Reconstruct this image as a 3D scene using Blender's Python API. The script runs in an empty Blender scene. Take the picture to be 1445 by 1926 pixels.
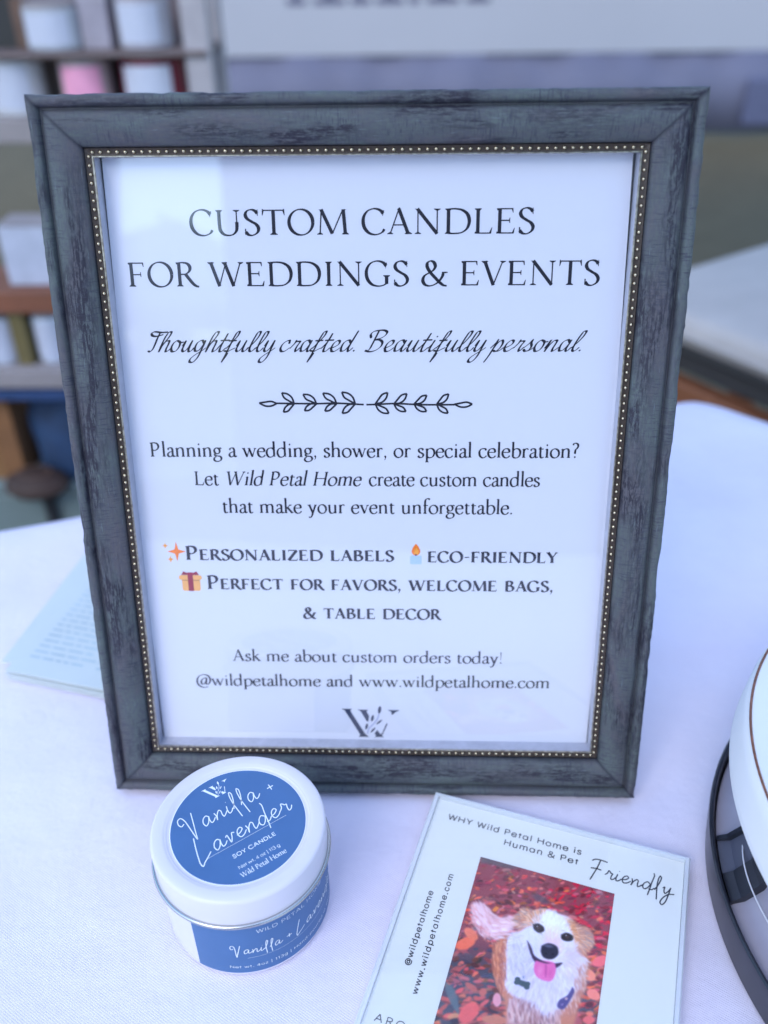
import bpy, math, random
import numpy as np
from mathutils import Vector, Matrix

random.seed(7)
R = math.radians
SC = bpy.context.scene
COL = SC.collection

# ------------------------------------------------------------------ camera, sky, sun, exposure
cam_d = bpy.data.cameras.new('camera')
cam = bpy.data.objects.new('camera', cam_d)
COL.objects.link(cam)
right = Vector((0.99933585, 0.03276185, -0.01595347))
down = Vector((0.00521659, -0.56191772, -0.82717678))
fwd = Vector((-0.03606438, 0.82654409, -0.56171543))
M = Matrix.Identity(4)
for i in range(3):
    M[i][0] = right[i]; M[i][1] = -down[i]; M[i][2] = -fwd[i]
M[0][3], M[1][3], M[2][3] = 0.0201085, -0.2776784, 0.3539437
cam.matrix_world = M
cam_d.sensor_fit = 'VERTICAL'
cam_d.sensor_height = 36.0
cam_d.lens = 31.776
cam_d.clip_start = 0.01
cam_d.clip_end = 3000
cam_d.dof.use_dof = True
cam_d.dof.focus_distance = 0.364
cam_d.dof.aperture_fstop = 5.4
SC.camera = cam
SC.render.resolution_x, SC.render.resolution_y = 768, 1024

SUN_EL, SUN_AZ = 44.0, 206.0      # azimuth measured from +y towards +x
w = bpy.data.worlds.new('World'); SC.world = w; w.use_nodes = True
nt = w.node_tree
bgn = nt.nodes['Background']
sky = nt.nodes.new('ShaderNodeTexSky'); sky.sky_type = 'NISHITA'; sky.sun_disc = False
sky.sun_elevation = R(SUN_EL); sky.sun_rotation = R(SUN_AZ)
sky.air_density = 1.3; sky.dust_density = 0.6; sky.ozone_density = 5.0
nt.links.new(sky.outputs[0], bgn.inputs[0]); bgn.inputs[1].default_value = 0.15
sd = bpy.data.lights.new('sun', 'SUN'); sd.energy = .6; sd.angle = R(32); sd.color = (1, .96, .9)
so = bpy.data.objects.new('sun', sd); COL.objects.link(so)
dirv = Vector((math.sin(R(SUN_AZ))*math.cos(R(SUN_EL)), math.cos(R(SUN_AZ))*math.cos(R(SUN_EL)), math.sin(R(SUN_EL))))
so.rotation_euler = dirv.to_track_quat('Z', 'Y').to_euler()
so.location = dirv*5
SC.view_settings.view_transform = 'Standard'; SC.view_settings.look = 'None'
SC.view_settings.exposure = 1.25; SC.view_settings.gamma = 1
SC.cycles.use_denoising = True
SC.cycles.max_bounces = 8
SC.cycles.transparent_max_bounces = 12

# ------------------------------------------------------------------ materials
def srgb(r, g, b):
    f = lambda c: (c/255/12.92) if c/255 <= .04045 else ((c/255+.055)/1.055)**2.4
    return (f(r), f(g), f(b), 1)

class Mat:
    def __init__(s, name, col=(.5, .5, .5), rough=.6, metal=0.0, spec=.5):
        s.m = bpy.data.materials.new(name); s.m.use_nodes = True
        s.nt = s.m.node_tree; s.N = s.nt.nodes; s.L = s.nt.links
        s.b = s.N['Principled BSDF']
        s.b.inputs['Base Color'].default_value = (*col[:3], 1)
        s.b.inputs['Roughness'].default_value = rough
        s.b.inputs['Metallic'].default_value = metal
        s.b.inputs['Specular IOR Level'].default_value = spec
    def node(s, t, **kw):
        n = s.N.new(t)
        for k, v in kw.items(): setattr(n, k, v)
        return n
    def coord(s, kind='Object', scale=(1, 1, 1)):
        tc = s.node('ShaderNodeTexCoord'); mp = s.node('ShaderNodeMapping')
        mp.inputs['Scale'].default_value = scale
        s.L.new(tc.outputs[kind], mp.inputs[0]); return mp.outputs[0]
    def noise(s, vec, scale, detail=6, rough=.6, dist=0):
        n = s.node('ShaderNodeTexNoise'); n.inputs['Scale'].default_value = scale
        n.inputs['Detail'].default_value = detail; n.inputs['Roughness'].default_value = rough
        n.inputs['Distortion'].default_value = dist
        s.L.new(vec, n.inputs['Vector']); return n.outputs['Fac']
    def ramp(s, fac, stops):
        r = s.node('ShaderNodeValToRGB'); e = r.color_ramp.elements
        while len(e) < len(stops): e.new(.5)
        for el, (p, c) in zip(e, stops):
            el.position = p; el.color = (*c[:3], 1)
        s.L.new(fac, r.inputs[0]); return r.outputs[0]
    def mix(s, fac, a, b, mode='MIX'):
        n = s.node('ShaderNodeMixRGB', blend_type=mode)
        for i, v in ((0, fac), (1, a), (2, b)):
            if hasattr(v, 'links') or hasattr(v, 'is_linked'): s.L.new(v, n.inputs[i])
            else: n.inputs[i].default_value = v if i == 0 else (*v[:3], 1)
        return n.outputs[0]
    def bump(s, h, strength=.3, dist=.001):
        n = s.node('ShaderNodeBump'); n.inputs['Strength'].default_value = strength
        n.inputs['Distance'].default_value = dist
        s.L.new(h, n.inputs['Height'])
        prev = s.b.inputs['Normal']
        if prev.is_linked:
            s.L.new(prev.links[0].from_socket, n.inputs['Normal'])
        s.L.new(n.outputs[0], prev)
    def color(s, sock): s.L.new(sock, s.b.inputs['Base Color'])

def simple(name, col, rough=.6, metal=0, var=.12, scale=30, spec=.5):
    m = Mat(name, col, rough, metal, spec)
    f = m.noise(m.coord(), scale, 5)
    m.color(m.ramp(f, [(.3, [c*(1-var) for c in col[:3]]), (.7, [min(1, c*(1+var)) for c in col[:3]])]))
    return m.m

G = lambda v: (v, v, v)
# white cotton tablecloth: fine diagonal weave, lint specks
m = Mat('white_cotton', (.8, .8, .8), .85, spec=.2)
vec = m.coord('Object')
f1 = m.noise(vec, 9, 5); base = m.ramp(f1, [(.3, (.71, .65, .76)), (.7, (.79, .735, .85))])
vor = m.node('ShaderNodeTexVoronoi'); vor.inputs['Scale'].default_value = 42
m.L.new(vec, vor.inputs['Vector'])
spk = m.ramp(vor.outputs['Distance'], [(.0, G(1)), (.028, G(0))])
pick = m.ramp(m.noise(vec, 37, 2), [(.57, G(0)), (.6, G(1))])
sp = m.mix(1.0, spk, pick, 'MULTIPLY')
m.color(m.mix(sp, base, (.10, .09, .12)))
def wave(m, vec, rot, scale, dist=.6):
    mp = m.node('ShaderNodeMapping'); mp.inputs['Rotation'].default_value = (0, 0, R(rot))
    m.L.new(vec, mp.inputs[0])
    n = m.node('ShaderNodeTexWave'); n.inputs['Scale'].default_value = scale
    n.inputs['Distortion'].default_value = dist; n.inputs['Detail'].default_value = 2
    n.inputs['Detail Scale'].default_value = 2
    m.L.new(mp.outputs[0], n.inputs['Vector']); return n.outputs['Fac']
wv = m.mix(.5, wave(m, vec, 32, 360, 1.2), wave(m, vec, 122, 360, 1.2))
m.bump(wv, .35, .00045)
m.bump(m.noise(vec, 1500, 3), .35, .0004)
m.bump(m.noise(vec, 28, 4), .4, .005); m.bump(m.noise(vec, 7, 2, .4, .3), .5, .014)
CLOTH = m.m

# distressed grey-blue paint on the frame rails (UV: metres along / across the rail)
m = Mat('distressed_paint', (.1, .12, .15), .55, spec=.35)
uv = m.coord('UV')
def uvm(sx, sy):
    mp = m.node('ShaderNodeMapping'); mp.inputs['Scale'].default_value = (sx, sy, 1)
    m.L.new(uv, mp.inputs[0]); return mp.outputs[0]
big = m.noise(uvm(30, 70), 1, 5, .6, .5)
c0 = m.ramp(big, [(.36, (.098, .090, .098)), (.5, (.084, .094, .096)), (.64, (.098, .120, .114))])
fine = m.noise(uvm(420, 900), 1, 6, .7)
c1 = m.mix(m.ramp(fine, [(.40, G(.55)), (.56, G(0))]), c0, (.07, .07, .095))
# dark worn streaks along the grain, gathered in patches
streak = m.noise(uvm(90, 1300), 1, 8, .7, .25)
patch = m.noise(uvm(22, 110), 1, 3, .55, .4)
wr = m.node('ShaderNodeAttribute', attribute_name='wear')
pm = m.mix(1.0, m.ramp(patch, [(.50, G(0)), (.62, G(1))]), wr.outputs['Color'], 'ADD')
streak2 = m.mix(.5, streak, m.noise(uvm(260, 700), 1, 8, .75, .4))
sm = m.mix(1.0, m.ramp(streak2, [(.45, G(0)), (.53, G(1))]), pm, 'MULTIPLY')
c2 = m.mix(sm, c1, (.022, .020, .032))
# short cross marks
cross = m.noise(uvm(1400, 160), 1, 6, .7)
pc = m.noise(uvm(30, 60), 1, 3)
cm = m.mix(1.0, m.ramp(cross, [(.52, G(0)), (.60, G(.8))]), m.ramp(pc, [(.44, G(0)), (.56, G(1))]), 'MULTIPLY')
c3 = m.mix(cm, c2, (.04, .04, .06))
lite = m.noise(uvm(120, 1500), 1, 5, .6)
c4 = m.mix(m.ramp(lite, [(.62, G(0)), (.74, G(.5))]), c3, (.20, .25, .28))
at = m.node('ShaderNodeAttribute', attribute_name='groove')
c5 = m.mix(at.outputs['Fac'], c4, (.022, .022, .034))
m.color(c5)
m.bump(m.noise(uvm(150, 1500), 1, 8, .7), .5, .0006)
m.bump(sm, -.5, .0005)
m.bump(fine, .4, .0003)
PAINT = m.m

BRONZE = simple('dark_bronze_trim', (.060, .043, .034), .38, .3, .3, 900)
BEADM = Mat('antique_silver_bead', (.62, .52, .36), .24, 1.0).m
m = Mat('gilt_lip', (.42, .37, .29), .3, 1.0); m.color(m.ramp(m.noise(m.coord(), 500, 5), [(.35, (.22, .18, .14)), (.65, (.55, .5, .4))])); LIP = m.m
INNER = simple('silver_grey_rebate', (.42, .43, .50), .3, .3, .1, 200)
BLACK = simple('black_backing_board', (.012, .011, .014), .6)
WOODBACK = simple('brown_hardboard', (.10, .06, .035), .8, 0, .3, 60)
m = Mat('white_paper', (.665, .67, .74), .7, spec=.2)
m.bump(m.noise(m.coord(), 30, 2), .06, .004)
PAPER = m.m
INK = simple('black_ink', (.012, .012, .022), .5, 0, .2, 200, .3)
LOGOINK = simple('slate_ink', (.035, .045, .085), .5, 0, .2, 200, .3)
STEMINK = simple('pale_slate_ink', (.25, .28, .5), .5, 0, .1, 200, .3)

def glassy(name, rough=.0, ior=1.5, tint=(1, 1, 1), boost=1.0):
    m = Mat(name); m.N.remove(m.b)
    tr = m.node('ShaderNodeBsdfTransparent'); tr.inputs[0].default_value = (*tint, 1)
    gl = m.node('ShaderNodeBsdfGlossy'); gl.inputs['Roughness'].default_value = rough
    gl.inputs[0].default_value = (1, 1, 1, 1)
    fr = m.node('ShaderNodeFresnel')
    ge = m.node('ShaderNodeNewGeometry'); mr = m.node('ShaderNodeMapRange')      # a thin sheet mirrors alike from both sides
    mr.inputs['To Min'].default_value = ior; mr.inputs['To Max'].default_value = 1/ior
    m.L.new(ge.outputs['Backfacing'], mr.inputs['Value']); m.L.new(mr.outputs[0], fr.inputs[0])
    ml = m.node('ShaderNodeMath', operation='MULTIPLY'); ml.inputs[1].default_value = boost; ml.use_clamp = True
    mx = m.node('ShaderNodeMixShader')
    m.L.new(fr.outputs[0], ml.inputs[0]); m.L.new(ml.outputs[0], mx.inputs[0])
    m.L.new(tr.outputs[0], mx.inputs[1]); m.L.new(gl.outputs[0], mx.inputs[2])
    m.L.new(mx.outputs[0], m.N['Material Output'].inputs[0])
    return m.m
GLASS = glassy('clear_glass', boost=1.9)          # one sheet standing for both faces of the pane
ACRYL = glassy('clear_acrylic', .02, 1.49, (1, 1, 1))
m = Mat('acrylic_edge', (.84, .88, .90), .15)
m.b.inputs['Alpha'].default_value = .62
ACEDGE = m.m

# ------------------------------------------------------------------ object helpers
def tag(o, label=None, cat=None, group=None, kind=None):
    if label: o['label'] = label
    if cat: o['category'] = cat
    if group: o['group'] = group
    if kind: o['kind'] = kind
    return o

def empty(name, loc=(0, 0, 0), rot=(0, 0, 0), label=None, cat=None, group=None):
    o = bpy.data.objects.new(name, None); COL.objects.link(o)
    o.location = loc; o.rotation_euler = rot; o.empty_display_size = .02
    return tag(o, label, cat, group)

def obj(name, verts, faces, mat, parent=None, smooth=False, bevel=0, mats=None, fm=None, seg=2):
    me = bpy.data.meshes.new(name)
    me.from_pydata([tuple(v) for v in verts], [], faces)
    for mm in (mats or [mat]): me.materials.append(mm)
    if fm: me.polygons.foreach_set('material_index', fm)
    me.update()
    if smooth: me.polygons.foreach_set('use_smooth', [True]*len(me.polygons))
    o = bpy.data.objects.new(name, me); COL.objects.link(o)
    if parent: o.parent = parent
    if bevel:
        b = o.modifiers.new('bevel', 'BEVEL'); b.width = bevel; b.segments = seg; b.limit_method = 'ANGLE'
        b.harden_normals = False
    return o

def boxv(x0, x1, y0, y1, z0, z1):
    v = [(x, y, z) for z in (z0, z1) for y in (y0, y1) for x in (x0, x1)]
    f = [(0, 2, 3, 1), (4, 5, 7, 6), (0, 1, 5, 4), (2, 6, 7, 3), (0, 4, 6, 2), (1, 3, 7, 5)]
    return v, f
def box(name, x0, x1, y0, y1, z0, z1, mat, parent=None, bevel=.0015, seg=2):
    v, f = boxv(x0, x1, y0, y1, z0, z1)
    return obj(name, v, f, mat, parent, bevel=bevel, seg=seg)
def boxes(name, lst, mat, parent=None, bevel=.001):
    V, F = [], []
    for b in lst:
        v, f = boxv(*b); k = len(V); V += v; F += [tuple(i+k for i in q) for q in f]
    return obj(name, V, F, mat, parent, bevel=bevel)

def lathe(name, prof, mat, parent=None, n=96, smooth=True, cx=0, cy=0, closed=False):
    V, F = [], []
    for r, z in prof:
        for i in range(n):
            a = 2*math.pi*i/n; V.append((cx+r*math.cos(a), cy+r*math.sin(a), z))
    m_ = len(prof)
    for j in range(m_ if closed else m_-1):
        for i in range(n):
            k = (i+1) % n; j2 = (j+1) % m_
            F.append((j*n+i, j*n+k, j2*n+k, j2*n+i))
    if not closed:
        if prof[0][0] > 1e-6: F.append(tuple(range(n-1, -1, -1)))
        if prof[-1][0] > 1e-6: F.append(tuple((m_-1)*n+i for i in range(n)))
    o = obj(name, V, F, mat, parent, smooth=smooth)
    if smooth:
        o.data.set_sharp_from_angle(angle=R(38))
    return o

def tube(name, pts, r, mat, parent=None, n=8):
    V, F = [], []; P = [Vector(p) for p in pts]
    for i, p in enumerate(P):
        t = (P[min(i+1, len(P)-1)]-P[max(i-1, 0)]).normalized()
        a = t.orthogonal().normalized() if i == 0 else (pa-t*pa.dot(t)).normalized()
        pa = a; b = t.cross(a)
        rr = r[i] if isinstance(r, (list, tuple)) else r
        for k in range(n):
            an = 2*math.pi*k/n; V.append(p+a*math.cos(an)*rr+b*math.sin(an)*rr)
    for i in range(len(P)-1):
        for k in range(n):
            F.append((i*n+k, i*n+(k+1) % n, (i+1)*n+(k+1) % n, (i+1)*n+k))
    F.append(tuple(range(n-1, -1, -1))); F.append(tuple((len(P)-1)*n+k for k in range(n)))
    return obj(name, V, F, mat, parent, smooth=True)

# ------------------------------------------------------------------ lettering: every glyph is drawn from pen strokes
# C = smooth curve (auto nib), L = straight (weight T/N/number), E = elliptic arc, F/H = foot/head serif,
# D = dot, P = filled polygon
SERIF_CAPS = {
'A': (650, 'L 318 638 95 6 N;L 312 640 548 6 T;L 168 232 440 232 N;F 95 72 N;F 552 88 T;P 285 640 330 672 352 640'),
'B': (590, 'L 135 0 135 630 T;C 135 616 240 618 340 600 405 540 400 450 330 370 220 340 135 335;C 220 340 350 325 450 270 485 170 430 60 320 14 135 12;F 135 75 T;H 135 75 T'),
'C': (640, 'C 560 520 500 590 400 634 300 636 170 580 80 450 60 300 100 150 210 30 360 -10 470 15 545 60 590 130;P 545 440 590 600 566 600 530 540'),
'D': (740, 'L 140 0 140 630 T;C 140 616 320 622 480 590 610 490 660 320 610 140 480 35 320 10 140 12;F 140 80 T;H 140 80 T'),
'E': (560, 'L 135 0 135 630 T;L 135 616 455 616 N;L 135 328 385 328 N;L 135 14 480 14 N;P 440 630 462 630 468 520 452 520 425 604;P 470 0 494 0 515 140 500 140 450 26;P 378 260 392 260 392 395 378 395 360 328;F 110 50 T;H 110 50 T'),
'F': (520, 'L 135 0 135 630 T;L 135 616 455 616 N;L 135 315 380 315 N;P 440 630 462 630 470 515 454 515 425 604;P 370 250 384 250 384 385 370 385 355 315;F 135 85 T;H 110 50 T'),
'G': (720, 'C 575 510 510 590 410 634 300 636 170 580 80 450 60 300 100 150 210 30 360 -10 480 5 590 60;L 585 45 585 270 T;H 585 85 T 275;P 560 440 600 600 578 600 545 530'),
'H': (760, 'L 140 0 140 630 T;L 620 0 620 630 T;L 140 325 620 325 N;F 140 80 T;H 140 80 T;F 620 80 T;H 620 80 T'),
'I': (320, 'L 160 0 160 630 T;F 160 82 T;H 160 82 T'),
'K': (660, 'L 140 0 140 630 T;L 165 300 500 618 N;L 260 385 590 0 T;F 140 80 T;H 140 80 T;H 510 70 N;F 600 80 T'),
'L': (540, 'L 135 0 135 630 T;L 135 14 455 14 N;P 440 0 468 0 498 160 482 160 420 26;F 110 50 T;H 135 82 T'),
'M': (860, 'L 150 630 105 0 34;L 145 630 415 20 T;L 415 20 690 625 N;L 700 630 745 0 T;F 105 72 N;F 745 84 T;P 85 630 175 630 175 610 85 618;P 675 630 770 630 770 618 675 610'),
'N': (760, 'L 140 0 140 620 N;L 125 630 620 5 T;L 620 0 620 630 N;F 140 78 N;H 620 78 N;P 65 630 170 630 170 612 65 616'),
'O': (740, 'E 370 314 300 322 0 360'),
'P': (560, 'L 135 0 135 630 T;C 135 616 260 622 380 585 440 500 430 400 350 310 240 280 160 290;F 135 85 T;H 115 55 T'),
'R': (610, 'L 135 0 135 630 T;C 135 616 250 622 365 590 420 510 405 410 320 335 220 318 135 318;C 290 330 380 200 490 60 560 10 630 -10;F 135 80 T;H 115 55 T'),
'S': (470, 'C 385 545 330 605 240 636 130 600 85 510 120 420 230 340 350 265 405 165 370 60 250 -8 150 5 75 80;P 385 640 400 640 400 480 386 480 365 560;P 60 0 74 0 92 150 76 160 58 160'),
'T': (640, 'L 320 0 320 630 T;L 55 616 585 616 N;F 320 90 T;P 40 650 60 650 85 604 50 490 34 490;P 600 650 580 650 555 604 592 490 608 490'),
'U': (720, 'C 140 630 140 250 160 110 240 20 360 -8 480 20 560 110 580 240 580 330;L 580 320 580 630 N;H 140 82 T;H 580 78 N'),
'V': (650, 'L 95 626 330 0 T;L 325 0 555 626 N;H 95 82 T;H 560 70 N'),
'W': (960, 'L 90 626 290 0 T;L 285 0 480 600 N;L 450 626 660 0 T;L 655 0 865 626 N;H 90 82 T;H 870 70 N;H 450 70 T'),
'Y': (600, 'L 80 626 310 290 T;L 305 290 520 626 N;L 308 0 308 300 T;F 308 85 T;H 80 78 T;H 525 66 N'),
'Z': (590, 'L 510 612 75 14 T;L 80 616 520 616 N;L 70 14 520 14 N;P 60 500 76 500 110 604 80 640 66 640;P 505 0 532 0 560 150 544 150 495 26'),
'&': (720, 'C 660 340 600 330 560 230 470 100 350 20 220 -10 110 30 60 130 100 250 220 330 330 400 380 500 340 600 260 636 180 590 170 490 240 360 380 200 520 60 600 5 680 -10;L 550 340 700 340 N'),
}
SERIF_LOW = {
'a': (400, 'C 90 320 110 370 180 400 260 385 295 330 298 240 298 90 320 25 365 8 410 45;C 298 240 200 215 100 165 62 90 95 20 165 -5 240 30 298 95;D 100 318 24'),
'b': (500, 'L 112 700 112 30 T;C 112 290 170 365 265 402 370 380 440 290 440 150 375 35 270 -10 180 -2 112 45;P 35 672 112 712 112 668 50 655'),
'c': (410, 'C 350 335 310 390 230 402 130 375 58 290 48 180 90 60 190 -8 290 8 385 85;D 345 330 25'),
'd': (510, 'L 390 700 390 60 T;C 390 330 310 395 230 402 115 360 50 250 55 120 120 15 210 -8 310 20 390 95;P 312 672 390 712 390 668 326 655;P 390 70 390 0 460 20 455 40 425 35'),
'e': (420, 'L 60 235 365 235 N;C 362 235 352 330 300 388 225 402 120 365 55 270 48 170 95 55 195 -8 300 8 388 90'),
'f': (290, 'L 125 0 125 500 T;C 125 500 135 610 200 690 290 705 345 665;D 330 662 26;L 45 388 265 388 N;F 125 82 T'),
'g': (440, 'E 200 268 130 130 0 360;C 135 150 85 110 110 60 210 40 340 15 390 -60 350 -150 230 -205 110 -195 40 -130 60 -50 150 10;C 290 350 340 395 410 388;D 408 380 20'),
'h': (520, 'L 112 700 112 0 T;C 112 290 190 375 280 402 355 380 390 300 392 210;L 392 220 392 0 T;F 112 72 T;F 392 72 T;P 35 672 112 712 112 668 50 655'),
'i': (245, 'L 122 395 122 0 T;F 122 76 T;P 40 372 122 412 122 368 56 352;D 118 560 36'),
'k': (480, 'L 112 700 112 0 T;L 125 205 330 380 N;L 195 262 410 8 T;F 112 72 T;F 415 70 T;H 345 60 N 398;P 35 672 112 712 112 668 50 655'),
'l': (240, 'L 120 700 120 0 T;F 120 76 T;P 40 672 120 712 120 668 56 655'),
'm': (790, 'L 112 395 112 0 T;C 112 290 180 375 270 402 345 380 378 300 380 210;L 380 220 380 0 T;C 380 290 455 375 545 402 620 380 655 300 657 210;L 657 220 657 0 T;F 112 72 T;F 380 72 T;F 657 72 T;P 35 372 112 412 112 368 50 352'),
'n': (520, 'L 112 395 112 0 T;C 112 290 190 375 280 402 355 380 390 300 392 210;L 392 220 392 0 T;F 112 72 T;F 392 72 T;P 35 372 112 412 112 368 50 352'),
'o': (485, 'E 242 196 190 202 0 360'),
'p': (510, 'L 112 395 112 -220 T;C 112 290 170 365 265 402 370 380 445 290 445 150 380 35 275 -10 180 -2 112 45;F 112 78 T -220;P 35 372 112 412 112 368 50 352'),
'r': (350, 'L 112 395 112 0 T;C 112 270 155 350 220 398 305 392;D 300 372 28;F 112 76 T;P 35 372 112 412 112 368 50 352'),
's': (345, 'C 275 325 240 385 170 402 95 375 75 305 115 240 200 195 275 140 280 65 225 5 150 -8 90 10 55 75;P 272 405 286 405 286 290 272 290;P 45 0 58 0 66 105 52 110'),
't': (310, 'C 128 470 128 250 128 110 150 25 210 -5 285 40;L 45 388 275 388 N;P 45 388 128 505 140 505 140 388'),
'u': (525, 'C 112 395 112 180 125 70 190 5 270 5 345 50 392 110;L 392 395 392 0 T;P 35 372 112 412 112 368 50 352;P 315 372 392 412 392 368 330 352;P 392 60 392 0 465 15 460 32 425 30'),
'v': (460, 'L 78 392 238 0 T;L 234 0 380 392 N;H 78 76 T 398;H 385 60 N 398'),
'w': (690, 'L 75 392 222 0 T;L 218 0 350 380 N;L 330 392 475 0 T;L 470 0 612 392 N;H 75 72 T 398;H 617 58 N 398;H 330 55 T 398'),
'y': (460, 'L 78 392 243 10 T;C 385 392 243 10 190 -130 120 -205 55 -205;D 62 -185 26;H 78 76 T 398;H 390 60 N 398'),
'?': (350, 'C 60 560 90 630 170 650 260 610 290 520 250 430 180 350 165 250 165 180;D 165 35 38'),
'!': (230, 'P 88 650 142 650 122 180 108 180;D 115 35 38'),
'.': (200, 'D 95 32 38'), ',': (200, 'D 95 35 42;P 137 35 140 -10 112 -75 62 -135 50 -120 85 -60 95 0'),
'@': (800, 'C 540 420 500 440 400 400 300 300 270 180 310 80 400 80 490 180 550 330 570 440;C 570 440 540 250 530 130 570 70 660 90 730 200 750 350 700 520 560 620 400 630 200 550 80 380 60 180 140 0 300 -110 480 -120 620 -60'),
'-': (300, 'L 60 225 250 235 46'), ' ': (275, ''), '\u2009': (150, ''), '|': (200, 'L 100 680 100 -120 20'),
}
SERIF = dict(SERIF_CAPS); SERIF.update(SERIF_LOW)
SMALL = dict(SERIF_CAPS)
for k_, (a_, s_) in SERIF_CAPS.items():
    if k_ != '&': SMALL[k_.lower()] = (a_, s_, .76)
for k_ in ',.- ': SMALL[k_] = SERIF_LOW[k_]
SANS = {
'W': (900, 'L 50 700 245 0 1;L 245 0 450 680 1;L 450 680 655 0 1;L 655 0 850 700 1'),
'H': (720, 'L 100 0 100 700 1;L 620 0 620 700 1;L 100 360 620 360 1'),
'Y': (620, 'L 40 700 310 330 1;L 580 700 310 330 1;L 310 0 310 340 1'),
'P': (600, 'L 100 0 100 700 1;C 100 672 320 678 460 640 520 510 460 380 320 335 100 330'),
'S': (560, 'C 470 600 400 680 280 700 150 660 100 540 160 420 300 360 430 300 480 180 430 50 290 -5 150 20 70 130'),
'O': (800, 'E 400 350 340 350 0 360'),
'C': (760, 'C 680 580 590 660 430 705 230 660 90 510 60 350 90 190 230 40 430 -5 590 40 680 120'),
'A': (740, 'L 370 700 60 0 1;L 370 700 680 0 1;L 165 240 575 240 1'),
'N': (760, 'L 100 0 100 700 1;L 100 700 650 0 1;L 650 0 650 700 1'),
'D': (740, 'L 100 0 100 700 1;C 100 672 320 678 530 620 640 480 650 340 610 160 480 50 320 20 100 28'),
'L': (500, 'L 100 0 100 700 1;L 100 28 460 28 1'),
'E': (560, 'L 100 0 100 700 1;L 100 672 500 672 1;L 100 360 470 360 1;L 100 28 510 28 1'),
'I': (220, 'L 110 0 110 700 1'), 'T': (580, 'L 290 0 290 700 1;L 40 672 540 672 1'),
'M': (880, 'L 100 0 100 700 1;L 100 700 440 150 1;L 440 150 780 700 1;L 780 0 780 700 1'),
'R': (620, 'L 100 0 100 700 1;C 100 672 320 678 450 640 510 510 450 390 320 345 100 340;L 320 345 540 0 1'),
'a': (600, 'E 275 245 215 245 0 360;L 490 490 490 0 1'), 'b': (600, 'E 325 245 215 245 0 360;L 110 740 110 0 1'),
'd': (600, 'E 275 245 215 245 0 360;L 490 740 490 0 1'), 'g': (600, 'E 275 245 215 245 0 360;C 490 490 490 100 480 -80 400 -190 260 -210 120 -160'),
'p': (600, 'E 325 245 215 245 0 360;L 110 490 110 -210 1'),
'c': (520, 'C 450 400 370 470 270 490 140 440 65 330 65 160 140 50 270 0 370 20 450 90'),
'e': (560, 'L 65 250 490 250 1;C 490 250 470 390 390 470 275 490 150 450 65 330 65 160 150 40 290 0 400 20 475 110'),
'h': (560, 'L 100 740 100 0 1;C 100 270 150 420 270 490 380 480 450 400 460 270 460 0'),
'n': (560, 'L 100 490 100 0 1;C 100 270 150 420 270 490 380 480 450 400 460 270 460 0'),
'm': (860, 'L 100 490 100 0 1;C 100 270 140 420 250 490 350 470 420 380 430 270 430 0;C 430 270 470 420 580 490 680 470 750 380 760 270 760 0'),
'i': (220, 'L 110 490 110 0 1;D 110 660 42'), 'l': (220, 'L 110 740 110 0 1'),
'o': (580, 'E 290 245 225 245 0 360'), 't': (340, 'L 160 640 160 0 1;L 40 470 300 470 1'),
'u': (560, 'C 95 490 95 220 110 100 180 10 290 0 400 50 455 180;L 455 490 455 0 1'),
'r': (360, 'L 100 490 100 0 1;C 100 270 150 400 230 480 330 480'),
's': (450, 'C 370 410 320 470 220 490 120 450 90 360 140 290 240 255 340 210 375 130 330 35 220 0 120 15 60 90'),
'w': (740, 'L 40 490 200 0 1;L 200 0 370 480 1;L 370 480 540 0 1;L 540 0 700 490 1'),
'y': (520, 'L 40 490 260 0 1;L 480 490 170 -210 1'), 'v': (520, 'L 40 490 260 0 1;L 480 490 260 0 1'),
'z': (460, 'L 50 462 400 462 1;L 400 462 60 28 1;L 50 28 410 28 1'),
'.': (220, 'D 110 30 48'), '|': (260, 'L 130 760 130 -160 1'), '-': (360, 'L 60 260 300 260 1'), ' ': (260, ''),
',': (220, 'D 110 30 48;L 120 20 80 -110 1'),
'&': (680, 'C 620 360 560 200 430 60 270 -5 120 30 60 150 110 280 250 370 370 450 410 560 350 670 240 700 150 640 140 540 210 410 350 240 500 90 620 -5'),
'@': (760, 'E 370 290 150 160 0 360;C 520 450 520 250 550 150 630 160 690 270 680 430 590 570 420 650 220 600 80 450 50 250 120 60 270 -60 450 -80 580 -30'),
'1': (360, 'L 210 0 210 700 1;L 210 690 80 600 1'), '3': (540, 'C 80 610 150 690 270 700 400 640 410 480 330 390 220 370 360 350 460 270 460 130 370 20 230 -5 110 40 60 130'),
'4': (580, 'L 400 0 400 700 1;L 400 690 60 190 1;L 60 190 530 190 1'), '+': (500, 'L 250 100 250 560 1;L 30 330 470 330 1'),
}
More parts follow.
